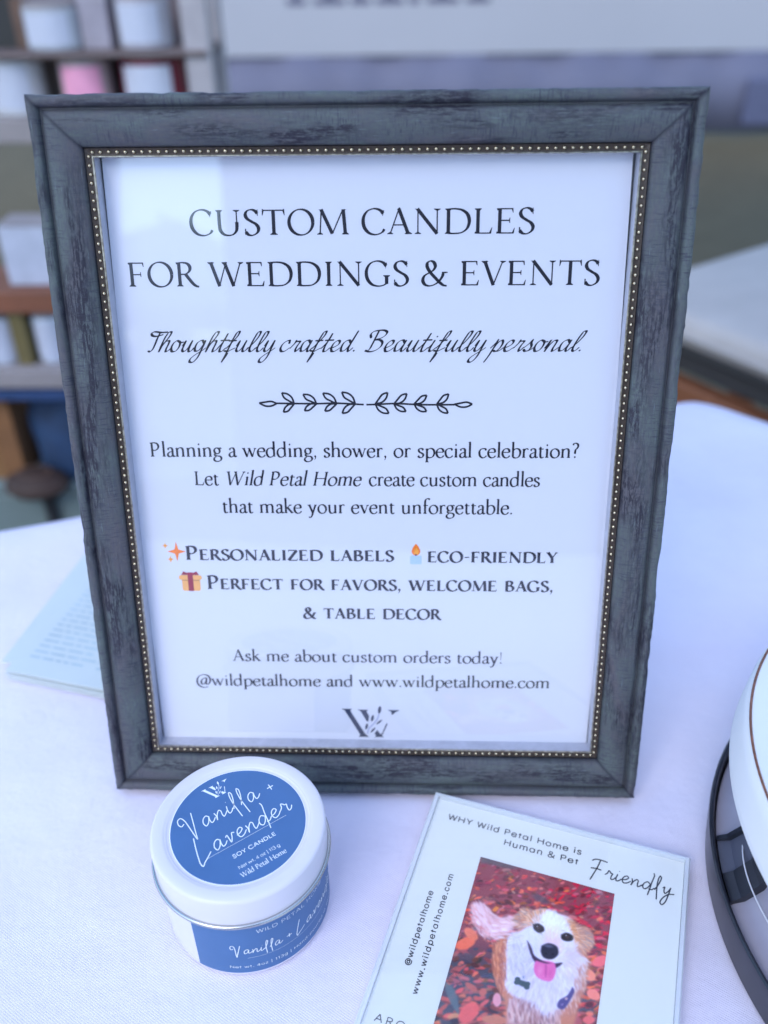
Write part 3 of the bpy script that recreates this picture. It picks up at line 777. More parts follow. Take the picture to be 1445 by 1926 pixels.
def logo(parent, plane, x0, y0, k, mat, stemmat, name='monogram'):
    f = lambda p: (x0+(p[0]-35)*k, y0+(1085-p[1])*k)
    polys = [[(35, 450), (225, 450), (225, 462), (200, 480), (205, 510), (470, 1000), (495, 1030), (545, 1072), (545, 1085), (355, 1085), (355, 1074), (380, 1040), (365, 1000), (105, 520), (75, 475), (35, 462)],
             [(345, 465), (540, 465), (540, 475), (515, 495), (517, 520), (558, 600), (553, 660), (548, 730), (512, 725), (410, 525), (385, 490), (345, 477)],
             [(925, 465), (1145, 465), (1145, 474), (1075, 515), (1003, 580), (990, 510), (965, 487), (925, 474)],
             [(715, 920), (740, 960), (770, 1008), (800, 1018), (815, 1060), (840, 1075), (840, 1085), (665, 1085), (668, 1074), (692, 1055), (660, 1000)]]
    parts = [([f(p) for p in q][::-1], [tuple(range(len(q)))], [0]*len(q)) for q in polys]
    q = [(895, 768), (922, 776), (815, 1040), (795, 1030)]
    parts.append(([f(p) for p in q], [(3, 2, 1, 0)], [2]*4))
    for cx, cy, rx, ry, a in [(765, 465, 32, 88, 8), (624, 655, 27, 76, 12), (755, 740, 20, 78, 47), (508, 845, 25, 72, 12), (632, 925, 20, 74, 40)]:
        pts = []
        for i in range(16):
            t = 2*math.pi*i/16; x = rx*math.cos(t)*(1-.15*math.sin(t)**2); y = ry*math.sin(t); c, s = math.cos(R(a)), math.sin(R(a))
            pts.append(f((cx+x*c+y*s, cy-(-x*s+y*c))))
        parts.append((pts, [tuple(range(16))], [4]*16))
    o = flat_obj(name, parts, mat, parent, plane)
    P = catmull([(752, 550), (725, 660), (640, 790), (560, 880), (522, 1010)], 6); d = np.gradient(P, axis=0); d /= np.linalg.norm(d, axis=1)[:, None]
    nn = np.stack([-d[:, 1], d[:, 0]], 1)*9; n = len(P)
    flat_obj(name+'_stem', [([f(p) for p in np.vstack([P+nn, P-nn])], [(i, i+1, n+i+1, n+i) for i in range(n-1)], [6]*(2*n))], stemmat, parent, plane)
picture_frame()

# ================================================================== CANDLE TIN
TC = (-.0498, -.0531)
def candle_tin():
    t = empty('candle_tin', (TC[0], TC[1], 0), label='small round white candle tin with blue labels in front of the frame', cat='candle tin')
    m = Mat('white_enamelled_tin', (.70, .66, .71), .26, spec=.4)
    m.bump(m.noise(m.coord(), 900, 3), .05, .0002); WH = m.m
    STEEL = Mat('rolled_steel', (.5, .5, .49), .25, 1.0).m
    BLUE = simple('blue_label_paper', (.062, .150, .33), .48, 0, .05, 60, .4)
    EDGE = simple('label_white_edge', (.82, .83, .88), .6)
    WINK = Mat('white_ink', (.80, .84, .86), .6).m
    lathe('tin_body', [(.0300, .0006), (.0315, 0), (.0326, .0006), (.0332, .0020), (.0336, .004), (.0337, .010), (.0337, .0375), (.0330, .040), (.0, .040)], WH, t, 128)
    lathe('lid', [(.0339, .0370), (.0346, .0372), (.0346, .0440), (.0346, .0502), (.03445, .0511), (.03395, .0517), (.0332, .0520), (.0318, .0521), (.0300, .0522), (.0292, .0521), (.0288, .0518), (.0284, .0518), (.0279, .0514), (.0274, .0513), (.0, .0513)], WH, t, 128)
    # rolled rim
    pr = [(.0350+.0010*math.cos(a), .0374+.0010*math.sin(a)) for a in [2*math.pi*i/10 for i in range(10)]]
    lathe('rolled_rim', pr, STEEL, t, 128, closed=True)
    e = R(36.49)
    def top(x, y, l): return (x*math.cos(e)-y*math.sin(e), x*math.sin(e)+y*math.cos(e), .05150+l)
    n = 96
    ring_ = lambda r, z, nm, mt, par: obj(nm, [(r*math.cos(2*math.pi*i/n), r*math.sin(2*math.pi*i/n), z) for i in range(n)]+[(r*math.cos(2*math.pi*i/n), r*math.sin(2*math.pi*i/n), z-.0001) for i in range(n)],
                                         [tuple(range(n))]+[(i, n+i, n+(i+1) % n, (i+1) % n) for i in range(n)], mt, par)
    lab = ring_(.0266, .05146, 'lid_label', BLUE, t); ring_(.0270, .05142, 'label_border', EDGE, lab)
    k = 1e-3
    def ln(name, s, font, size, x0, x1, y, par=lab, plane=top, **kw):
        flat_obj(name, [text_pieces(s, font, size*k, x0*k, x1*k, y*k, **kw)], WINK, par, plane)
    ln('scent_name', 'Vanilla', HAND, 17.5, -20.2, 13.6, 6.6, T=25, N=25, mono=True, shear=.06)
    ln('scent_name', '+', HAND, 17, 15.8, 21.5, 6.8, T=25, N=25, mono=True)
    ln('scent_name', 'Lavender', HAND, 17.5, -20.0, 21.5, -5.9, T=25, N=25, mono=True, shear=.06)
    dots = []
    x = -17.0
    while x < 17.2:
        dots.append(([((x+a)*k, (-7.4+b)*k) for a, b in ((0, 0), (.25, 0), (.25, .22), (0, .22))], [(0, 1, 2, 3)], [12]*4)); x += .45
    flat_obj('dotted_rule', dots, WINK, lab, top)
    ln('product_line', 'SOY CANDLE', SANS, 2.35, -8.6, 9.9, -13.0, T=115, N=115, mono=True)
    ln('weight_line', 'Net wt. 4 oz | 113 g', SANS, 2.0, -9.0, 8.8, -18.4, T=78, N=78, mono=True)
    ln('maker_line', 'Wild Petal Home', SERIF, 3.3, -9.8, 9.6, -22.2, T=95, N=38)
    logo(lab, top, -5.2*k, 16.7*k, 11.3*k/1110, WINK, WINK)
    # side label
    r = .0338
    def cyl(x, y, l): a = x/.0338; return ((r+.00010+l)*math.cos(a), (r+.00010+l)*math.sin(a), y)
    V, F = [], []
    a0, a1, m_ = R(-117), R(60), 90
    for i in range(m_+1):
        a = a0+(a1-a0)*i/m_
        V += [(rr_*math.cos(a), rr_*math.sin(a), z) for rr_, z in ((r, .0040), (r, .0345))]
    for i in range(m_): F.append((2*i, 2*i+2, 2*i+3, 2*i+1))
    sl = obj('side_label', V, F, BLUE, t, smooth=True)
    deg = lambda d: R(d)*.0338/k
    ln('maker_name', 'WILD PETAL HOME', SANS, 3.0, deg(-73), deg(-17), 29.6, sl, cyl, T=58, N=58, mono=True)
    ln('scent_name', 'Vanilla', HAND, 10.5, deg(-92), deg(-57), 17.4, sl, cyl, T=34, N=34, mono=True, shear=.06)
    ln('scent_name', '+', HAND, 11, deg(-56), deg(-47), 18.0, sl, cyl, T=34, N=34, mono=True)
    ln('scent_name', 'Lavender', HAND, 11.5, deg(-46), deg(6), 17.4, sl, cyl, T=34, N=34, mono=True, shear=.06)
    ln('weight_line', 'Net wt. 4oz | 113g | Hand-poured in Seattle', SANS, 2.3, deg(-94), deg(4), 7.6, sl, cyl, T=72, N=72, mono=True)
    dots = []; x = deg(-81)
    while x < deg(0):
        dots.append(([((x+a)*k, (14.2+b)*k) for a, b in ((0, 0), (.25, 0), (.25, .16), (0, .16))], [(0, 1, 2, 3)], [12]*4)); x += .42
    flat_obj('dotted_rule', dots, WINK, sl, cyl)
candle_tin()

# ================================================================== ACRYLIC SIGN WITH DOG PHOTOGRAPH
def acrylic_sign():
    W_, H_ = .1152, .150
    t = empty('acrylic_sign', (.0298, .0004, 0), (0, 0, R(-16.737)), 'clear acrylic sign with pale mint card and dog photograph, lying at lower right', 'sign')
    MINT = simple('pale_mint_card', (.74, .745, .71), .6, 0, .02, 20)
    card = box('card', .0022, W_-.0022, -H_+.002, -.0020, .0010, .0046, MINT, t, bevel=0)
    # clear block: edge strips and top sheet
    V, F = boxv(0, W_, -H_, 0, .0004, .0068)
    obj('acrylic_block', V, [F[1]], ACRYL, t)
    V = []
    oi = [(0, 0), (W_, 0), (W_, -H_), (0, -H_)]; ii = [(.0021, -.0019), (W_-.0021, -.0019), (W_-.0021, -H_+.002), (.0021, -H_+.002)]
    m_ = .0006; mi = [(m_, -m_), (W_-m_, -m_), (W_-m_, -H_+m_), (m_, -H_+m_)]
    V = [(x, y, .0004) for x, y in oi]+[(x, y, .0060) for x, y in oi]+[(x, y, .0067) for x, y in mi]+[(x, y, .0067) for x, y in ii]+[(x, y, .0010) for x, y in ii]
    F = []
    for i in range(4):
        k = (i+1) % 4
        for j in range(4): F.append((4*j+i, 4*j+k, 4*j+4+k, 4*j+4+i))
    obj('block_edge', V, F, ACEDGE, t)
    pl = lambda x, y, l: (x, y, .00472+l)
    CH = simple('charcoal_ink', (.015, .013, .022), .5)
    def ln(name, s, font, size, x0, x1, y, plane=pl, **kw): flat_obj(name, [text_pieces(s, font, size, x0, x1, y, **kw)], CH, card, plane)
    ln('title_line', 'WHY Wild Petal Home is', SANS, .0029/.7, .0090, .0698, -.0119, T=98, N=98, mono=True)
    ln('title_line', 'Human & Pet', SANS, .0029/.7, .0361, .0692, -.0173, T=98, N=98, mono=True)
    ln('script_word', 'Friendly', HAND, .0150, .0742, .1095, -.0200, T=36, N=36, mono=True, shear=.08)
    vert = lambda x, y, l: (-y, x, .00472+l)          # reads upwards
    ln('handle_line', '@wildpetalhome', SANS, .0034, -.0830, -.0490, -.01297, vert, T=105, N=105, mono=True)
    ln('address_line', 'www.wildpetalhome.com', SANS, .0034, -.0931, -.0386, -.0190, vert, T=105, N=105, mono=True)
    ln('lower_line', 'AROMATHERAPY', SANS, .0029/.7, .0062, .0560, -.1073, T=72, N=72, mono=True)
    # ---- printed photograph of a dog on autumn leaves: a painted fine grid
    a0, a1, b0, b1 = .0281, .0859, -.0265, -.1120
    nx, ny = 230, 330
    src = np.array([(.02838, -.02637), (.08594, -.02668), (.02788, -.08263), (.08587, -.08296)]); dst = np.array([(298, 43), (1430, 362), (0, 1060), (1275, 1472)])
    A_ = []
    for (x, y), (u, v) in zip(src*100, dst/1000):
        A_ += [[x, y, 1, 0, 0, 0, -u*x, -u*y, -u], [0, 0, 0, x, y, 1, -v*x, -v*y, -v]]
    Hm = np.linalg.svd(np.array(A_))[2][-1].reshape(3, 3)
    ga, gb = np.meshgrid(np.linspace(a0, a1, nx), np.linspace(b0, b1, ny))
    q = np.stack([ga.ravel()*100, gb.ravel()*100, np.ones(ga.size)], 0); q = Hm@q
    X, Y = q[0]/q[2]*1000, q[1]/q[2]*1000
    rs = np.random.RandomState(11)
    col = np.zeros((X.size, 3))
    low = np.clip((Y-700-(X-300)*.25)/300, 0, 1)[:, None]
    col[:] = np.array((112, 48, 55))*(1-low)+np.array((58, 54, 64))*low
    def ell(cx, cy, rx, ry, rot, c, a=1.0, soft=.15):
        cr, sr = math.cos(R(rot)), math.sin(R(rot)); dx, dy = X-cx, Y-cy
        bx = (abs(dx) < rx*1.6+ry*1.6) & (abs(dy) < rx*1.6+ry*1.6)
        u = (dx[bx]*cr+dy[bx]*sr)/rx; v = (-dx[bx]*sr+dy[bx]*cr)/ry
        d = np.sqrt(u*u+v*v); w_ = np.clip((1+soft-d)/(2*soft), 0, 1)*a; w_ = (w_*w_*(3-2*w_))[:, None] if a == 1 else w_[:, None]
        col[bx] = col[bx]*(1-w_)+np.array(c, float)*w_
    def pol(pts, c, a=1.0, soft=8):
        P = catmull(list(pts)+[pts[0]], 5)[:-1]; x0_, y0_ = P.min(0)-soft*2; x1_, y1_ = P.max(0)+soft*2
        bx = np.where((X > x0_) & (X < x1_) & (Y > y0_) & (Y < y1_))[0]
        x_, y_ = X[bx], Y[bx]; ins = np.zeros(len(bx), bool); dm = np.full(len(bx), 1e9)
        for i in range(len(P)):
            (xa, ya), (xb, yb) = P[i], P[(i+1) % len(P)]
            if abs(yb-ya) > 1e-9:
                c_ = ((ya > y_) != (yb > y_)) & (x_ < (xb-xa)*(y_-ya)/(yb-ya)+xa); ins ^= c_
            L2 = (xb-xa)**2+(yb-ya)**2+1e-9; t_ = np.clip(((x_-xa)*(xb-xa)+(y_-ya)*(yb-ya))/L2, 0, 1)
            dm = np.minimum(dm, np.hypot(x_-xa-t_*(xb-xa), y_-ya-t_*(yb-ya)))
        s_ = np.where(ins, dm, -dm); w_ = np.clip(.5+s_/(2*soft), 0, 1)[:, None]*a
        col[bx] = col[bx]*(1-w_)+np.array(c, float)*w_
    reds = [(190, 62, 66), (215, 80, 62), (150, 42, 56), (225, 108, 82), (176, 50, 60), (200, 92, 92), (120, 36, 48), (232, 110, 60), (196, 110, 110), (90, 34, 44)]
    pinks = [(214, 100, 98), (226, 122, 92), (190, 82, 84), (120, 60, 60), (70, 60, 70), (60, 58, 70), (206, 88, 80), (168, 84, 80)]
    for i in range(2600):
        y = rs.uniform(20, 1900); x = rs.uniform(-300, 1480)
        s = 9+19*(max(0, y)/1500)+rs.uniform(0, 13)
        right_ = x > 850 and y < 800
        if y < 620: c = reds[rs.randint(10)]
        else: c = (reds if (x > 1050 and rs.rand() < .6) else pinks)[rs.randint(8)]
        if right_ and rs.rand() < .4: c = (205, 30, 52)
        dark = .92 if rs.rand() < .75 else .5
        a = 1.0
        if y > 760 and x < 520 and rs.rand() < .4: continue
        c = [v*dark*rs.uniform(.85, 1.1) for v in c]
        ell(x, y, s*rs.uniform(.9, 1.7), s*rs.uniform(.4, .75), rs.uniform(-45, 35), c, .88, .22)
        if rs.rand() < .4: ell(x+s*.1, y+s*.5, s*1.1, s*.22, rs.uniform(-20, 20), (48, 26, 36), .55, .4)
    pol([(285, 30), (420, 70), (620, 140), (500, 140), (380, 110), (290, 90)], (70, 62, 66), .85, 14)
    ell(800, 400, 70, 28, 25, (62, 50, 58), .8, .4); ell(360, 400, 60, 20, 10, (70, 46, 54), .6, .4)
    for cx, cy, rx, ry, rot, c in [(160, 780, 90, 48, -20, (222, 96, 72)), (210, 700, 70, 40, 40, (214, 104, 80)), (190, 1370, 110, 70, -50, (206, 84, 82)), (410, 1430, 110, 40, 5, (176, 104, 84)),
                                   (1215, 1050, 60, 45, 40, (236, 128, 104)), (1250, 1215, 62, 42, 30, (240, 122, 108)), (1310, 930, 70, 45, -20, (232, 96, 100)), (310, 1195, 30, 36, 20, (170, 84, 76)),
                                   (210, 1150, 60, 25, 35, (160, 80, 74)), (430, 1260, 36, 60, 0, (214, 140, 150)), (1060, 1440, 90, 50, 0, (150, 70, 76)), (1210, 1430, 50, 36, 0, (206, 90, 88))]:
        ell(cx, cy, rx, ry, rot, c, .95, .12)
    pol([(-20, 1100), (60, 1160), (100, 1280), (105, 1380), (60, 1330), (10, 1230)], (74, 84, 90), .9, 8)
    # tail
    pol([(215, 470), (290, 440), (370, 520), (430, 580), (540, 555), (560, 620), (520, 690), (420, 730), (320, 700), (250, 610)], (226, 176, 186), .92, 34)
    ell(300, 520, 80, 50, 40, (240, 204, 214), .7, .5); ell(460, 620, 80, 50, 0, (236, 196, 204), .6, .5)
    # body
    pol([(520, 700), (420, 800), (390, 950), (430, 1120), (500, 1300), (520, 1500), (1050, 1500), (1130, 1300), (1190, 1100), (1210, 900), (900, 700)], (178, 108, 84), .95, 18)
    pol([(560, 680), (505, 780), (515, 900), (500, 1020), (510, 1150), (600, 1240), (700, 1290), (830, 1400), (960, 1340), (1090, 1230), (1160, 1080), (1195, 940), (1150, 880), (900, 700)], (214, 204, 214), 1, 16)
    pol([(520, 900), (600, 880), (640, 1000), (640, 1200), (590, 1240), (515, 1150)], (222, 216, 240), .8, 18)
    ell(770, 1200, 110, 60, 10, (232, 226, 240), .7, .5); ell(1060, 1010, 90, 60, -30, (222, 204, 200), .7, .5)
    pol([(640, 1250), (760, 1300), (850, 1440), (860, 1520), (600, 1520), (620, 1400)], (120, 78, 82), .85, 22)
    pol([(530, 1250), (600, 1270), (625, 1400), (600, 1520), (520, 1520)], (190, 130, 130), .9, 16)
    pol([(850, 1380), (950, 1350), (930, 1460), (880, 1520), (840, 1520)], (190, 160, 166), .8, 16)
    # ears
    pol([(640, 470), (740, 500), (790, 560), (720, 620), (620, 660), (545, 610), (560, 560), (620, 510)], (170, 116, 104), 1, 12)
    pol([(640, 490), (690, 510), (650, 560), (570, 610), (560, 570)], (140, 112, 112), .7, 12)
    pol([(1120, 630), (1200, 650), (1250, 710), (1250, 800), (1190, 860), (1120, 830), (1090, 740)], (170, 118, 102), 1, 12)
    pol([(1180, 670), (1245, 720), (1245, 790), (1200, 790)], (140, 118, 118), .7, 12)
    # head
    pol([(700, 560), (760, 500), (850, 490), (940, 525), (1040, 560), (1110, 640), (1125, 760), (1120, 860), (1040, 920), (960, 960), (820, 960), (740, 900), (700, 780), (620, 740), (620, 690), (680, 640)], (222, 216, 232), 1, 10)
    pol([(700, 560), (750, 505), (840, 492), (800, 560), (740, 620), (680, 640)], (202, 138, 104), .95, 14)
    pol([(1000, 560), (1080, 590), (1125, 690), (1140, 830), (1110, 850), (1090, 740), (1060, 660)], (196, 128, 88), .95, 14)
    ell(880, 580, 60, 80, 10, (240, 240, 252), .8, .4); ell(920, 530, 16, 34, 10, (200, 196, 216), .6, .5)
    pol([(850, 640), (930, 640), (980, 740), (970, 860), (900, 800), (840, 780)], (226, 186, 200), .7, 28)
    ell(760, 760, 60, 90, 20, (232, 228, 244), .6, .5)
    # mouth, tongue
    pol([(685, 755), (715, 790), (745, 880), (800, 920), (900, 960), (985, 950), (940, 985), (860, 1000), (770, 960), (725, 900)], (44, 34, 52), 1, 7)
    pol([(760, 915), (920, 950), (925, 1040), (890, 1098), (820, 1092), (760, 1050), (745, 980)], (206, 96, 150), 1, 7)
    pol([(835, 960), (850, 960), (850, 1060), (842, 1070)], (150, 56, 110), .7, 5)
    ell(800, 1000, 24, 40, 0, (224, 124, 170), .5, .6)
    pol([(640, 800), (740, 900), (740, 1040), (660, 1060), (620, 960)], (176, 170, 200), .55, 26)
    # nose
    pol([(810, 800), (870, 780), (940, 810), (950, 870), (900, 912), (830, 900), (803, 850)], (26, 24, 36), 1, 7)
    ell(868, 806, 34, 12, 10, (90, 90, 110), .6, .5)
    # eyes
    pol([(735, 618), (780, 612), (825, 640), (830, 672), (790, 690), (745, 660)], (34, 28, 32), 1, 6); ell(800, 690, 30, 10, 35, (120, 110, 80), .6, .5)
    pol([(975, 705), (1020, 690), (1075, 720), (1070, 752), (1020, 760), (980, 740)], (28, 24, 28), 1, 6)
    ell(772, 636, 5, 4, 0, (200, 200, 220)); ell(1018, 712, 5, 4, 0, (200, 200, 220))
    # bone tag and collar
    for cx, cy in ((605, 1085), (598, 1112), (690, 1125), (684, 1152)): ell(cx, cy, 24, 20, 0, (46, 56, 60), 1, .1)
    pol([(600, 1080), (700, 1120), (690, 1155), (595, 1115)], (46, 56, 60), 1, 5); ell(655, 1070, 12, 14, 0, (110, 116, 130), .8, .2)
    pol([(1072, 1150), (1088, 1180), (1060, 1250), (990, 1340), (945, 1320), (955, 1270), (1030, 1220)], (62, 52, 96), 1, 6)
    ell(1020, 1250, 12, 12, 0, (176, 140, 150)); ell(985, 1300, 12, 8, -40, (120, 100, 140))
    # fur strokes and finer leaf litter
    def inside(px_, py_, P):
        r_ = False
        for i in range(len(P)):
            (xa, ya), (xb, yb) = P[i], P[i-1]
            if (ya > py_) != (yb > py_) and px_ < (xb-xa)*(py_-ya)/(yb-ya)+xa: r_ = not r_
        return r_
    def fur(P, n_, ang, spread, ln_, th, cols, a=.6):
        xs_ = [p[0] for p in P]; ys_ = [p[1] for p in P]; k_ = 0
        while k_ < n_:
            x, y = rs.uniform(min(xs_), max(xs_)), rs.uniform(min(ys_), max(ys_)); k_ += 1
            if not inside(x, y, P): continue
            an = ang(x, y) if callable(ang) else ang
            ell(x, y, ln_*rs.uniform(.6, 1.3), th*rs.uniform(.6, 1.4), an+rs.uniform(-spread, spread), cols[rs.randint(len(cols))], a, .6)
    chest = [(505, 700), (480, 900), (490, 1150), (600, 1260), (830, 1420), (1000, 1340), (1110, 1230), (1180, 1080), (1210, 920), (1100, 880), (950, 1000), (740, 940), (660, 760), (600, 690)]
    whites = [(240, 238, 252), (226, 220, 240), (200, 190, 214), (178, 166, 192), (232, 216, 214), (250, 248, 255), (210, 196, 200)]
    radial = lambda x, y: math.degrees(math.atan2(y-700, x-850))
    fur(chest, 1300, radial, 22, 30, 5.5, whites, .55)
    fur([(560, 700), (640, 780), (700, 960), (690, 1060), (600, 1100), (520, 950)], 240, 75, 20, 30, 6, [(206, 200, 236), (176, 168, 206), (236, 234, 252)], .5)
    fur([(600, 1240), (840, 1400), (1000, 1330), (960, 1480), (520, 1480), (520, 1250)], 420, 85, 18, 30, 7, [(150, 104, 106), (196, 150, 144), (214, 180, 176), (110, 72, 80), (220, 196, 196)], .5)
    tans = [(206, 140, 104), (186, 114, 84), (222, 164, 128), (160, 100, 80), (230, 190, 160)]
    fur([(640, 480), (760, 500), (850, 495), (790, 580), (700, 640), (600, 660), (550, 600)], 330, lambda x, y: math.degrees(math.atan2(y-640, x-800))+0, 25, 22, 4.5, tans+[(150, 124, 124)], .6)
    fur([(1000, 560), (1090, 600), (1200, 650), (1250, 760), (1200, 880), (1110, 850), (1070, 700)], 330, lambda x, y: math.degrees(math.atan2(y-660, x-950)), 25, 24, 4.5, tans+[(150, 120, 116)], .6)
    fur([(400, 780), (510, 740), (505, 1000), (500, 1280), (420, 1120), (390, 950)], 260, 80, 18, 30, 7, [(190, 110, 80), (160, 84, 70), (214, 140, 110), (130, 70, 64)], .55)
    fur([(1120, 1000), (1190, 930), (1200, 1120), (1110, 1320), (1050, 1400), (1020, 1340)], 200, 75, 20, 26, 6, [(196, 140, 120), (214, 176, 166), (160, 96, 84)], .55)
    fur([(760, 520), (860, 500), (960, 530), (1040, 600), (1040, 690), (960, 740), (840, 740), (720, 700), (700, 620)], 300, lambda x, y: math.degrees(math.atan2(y-800, x-880)), 14, 18, 4, [(248, 246, 255), (228, 222, 240), (214, 204, 222)], .45)
    fur([(700, 700), (820, 720), (800, 860), (740, 880), (680, 760)], 160, 60, 20, 18, 4, [(236, 234, 250), (206, 200, 226), (222, 214, 236)], .5)
    fur([(960, 780), (1110, 770), (1110, 850), (1030, 920), (960, 930)], 160, -30, 20, 18, 4, [(236, 230, 246), (206, 196, 214), (224, 200, 204)], .5)
    fur([(200, 450), (300, 430), (390, 510), (440, 570), (560, 545), (570, 630), (520, 710), (420, 750), (300, 720), (230, 620)], 420, lambda x, y: 48 if x < 400 else 12, 24, 34, 7,
        [(244, 214, 224), (226, 186, 194), (206, 150, 154), (250, 228, 236), (196, 132, 130)], .42)
    fur([(180, 470), (250, 470), (300, 640), (430, 760), (400, 790), (240, 690)], 120, 60, 30, 24, 6, [(200, 92, 90), (226, 150, 150), (150, 60, 66)], .4)
    ell(850, 1120, 190, 90, 8, (150, 132, 168), .30, .9); ell(600, 960, 80, 190, 0, (170, 160, 205), .35, .9); ell(1130, 1000, 70, 170, -10, (170, 130, 130), .30, .9)
    ell(760, 830, 60, 110, 20, (176, 172, 214), .35, .9); ell(1060, 880, 80, 50, -30, (180, 150, 170), .35, .9); ell(700, 680, 60, 60, 0, (200, 196, 232), .4, .9)
    ell(920, 600, 90, 70, 0, (250, 250, 255), .5, .9); ell(800, 1270, 200, 80, 10, (170, 150, 180), .30, .9); ell(870, 820, 60, 80, 0, (232, 190, 204), .35, .9)
    # redraw the face over the fur
    pol([(735, 618), (780, 612), (825, 640), (830, 672), (790, 690), (745, 660)], (34, 28, 32), 1, 7)
    pol([(975, 705), (1020, 690), (1075, 720), (1070, 752), (1020, 760), (980, 740)], (28, 24, 28), 1, 7)
    ell(780, 646, 18, 14, 20, (60, 44, 40), .8, .4); ell(1028, 726, 18, 14, 10, (56, 40, 38), .8, .4)
    ell(772, 636, 5, 4, 0, (210, 210, 230)); ell(1018, 712, 5, 4, 0, (210, 210, 230))
    ell(815, 600, 14, 6, 30, (170, 150, 160), .5, .5); ell(990, 670, 14, 6, 10, (170, 150, 150), .5, .5)
    for i in range(60): ell(rs.uniform(800, 960), rs.uniform(860, 960), 2.5, 2.5, 0, (150, 130, 150), .4, .5)
    pol([(685, 755), (700, 775), (728, 830), (745, 880), (800, 920), (900, 950), (985, 945), (930, 985), (860, 990), (770, 950), (730, 900), (705, 830)], (40, 28, 46), 1, 6)
    pol([(760, 925), (850, 950), (920, 950), (925, 1040), (890, 1098), (820, 1092), (760, 1050), (745, 980)], (208, 98, 152), 1, 7)
    pol([(838, 960), (850, 960), (850, 1060), (842, 1070)], (160, 62, 116), .7, 6); ell(795, 1010, 20, 40, 10, (232, 140, 180), .5, .7); ell(885, 1030, 16, 40, 0, (190, 84, 138), .5, .7)
    pol([(810, 800), (870, 780), (940, 810), (950, 870), (900, 912), (830, 900), (803, 850)], (26, 24, 36), 1, 8)
    ell(868, 802, 36, 12, 10, (100, 100, 124), .6, .6); ell(845, 868, 10, 8, 0, (8, 6, 12), .8, .4); ell(905, 872, 10, 8, 0, (8, 6, 12), .8, .4)
    for cx, cy in ((605, 1085), (598, 1112), (690, 1125), (684, 1152)): ell(cx, cy, 24, 20, 0, (46, 56, 60), 1, .1)
    pol([(600, 1080), (700, 1120), (690, 1155), (595, 1115)], (46, 56, 60), 1, 5); ell(655, 1068, 10, 14, 0, (120, 126, 140), .8, .3)
    pol([(1072, 1150), (1088, 1180), (1060, 1250), (990, 1340), (945, 1320), (955, 1270), (1030, 1220)], (62, 52, 96), 1, 6)
    ell(1020, 1250, 12, 12, 0, (176, 140, 150)); ell(985, 1300, 12, 8, -40, (120, 100, 140))
    # fur grain
    grain = (np.sin(X*.11+Y*.035+3*np.sin(Y*.02))*np.sin(Y*.05+X*.02+2*np.sin(X*.03)))[:, None]
    bright = np.clip((col.mean(1, keepdims=True)-150)/60, 0, 1)
    col += grain*3*bright+rs.normal(0, 3.0, (X.size, 1))
    cg = col.reshape(ny, nx, 3)
    cg = np.pad(cg, ((1, 1), (1, 1), (0, 0)), 'edge'); cg = .25*cg[:-2]+.5*cg[1:-1]+.25*cg[2:]; cg = .25*cg[:, :-2]+.5*cg[:, 1:-1]+.25*cg[:, 2:]
    col = cg.reshape(-1, 3)
    g_ = col.mean(1, keepdims=True); col = g_+(col-g_)*1.22; col = 266*(np.clip(col, 0, 255)/255)**.78
    col = np.clip(col, 0, 255)/255
    lin = np.where(col <= .04045, col/12.92, ((col+.055)/1.055)**2.4)
    V = np.stack([ga.ravel(), gb.ravel(), np.full(ga.size, .00480)], 1)
    me = bpy.data.meshes.new('printed_photograph')
    idx = np.arange(nx*ny).reshape(ny, nx)
    Fq = np.stack([idx[1:, :-1], idx[1:, 1:], idx[:-1, 1:], idx[:-1, :-1]], -1).reshape(-1, 4)
    me.from_pydata(V.tolist(), [], Fq.tolist())
    ca = me.color_attributes.new('paint', 'FLOAT_COLOR', 'POINT')
    ca.data.foreach_set('color', np.c_[lin, np.ones(len(lin))].ravel())
    m = Mat('photo_print', (.5, .5, .5), .45, spec=.3); at_ = m.node('ShaderNodeAttribute', attribute_name='paint'); m.color(at_.outputs['Color'])
    me.materials.append(m.m)
    o = bpy.data.objects.new('printed_photograph', me); COL.objects.link(o); o.parent = card
    o['label'] = 'printed photograph of a white and tan dog on red leaves'
acrylic_sign()

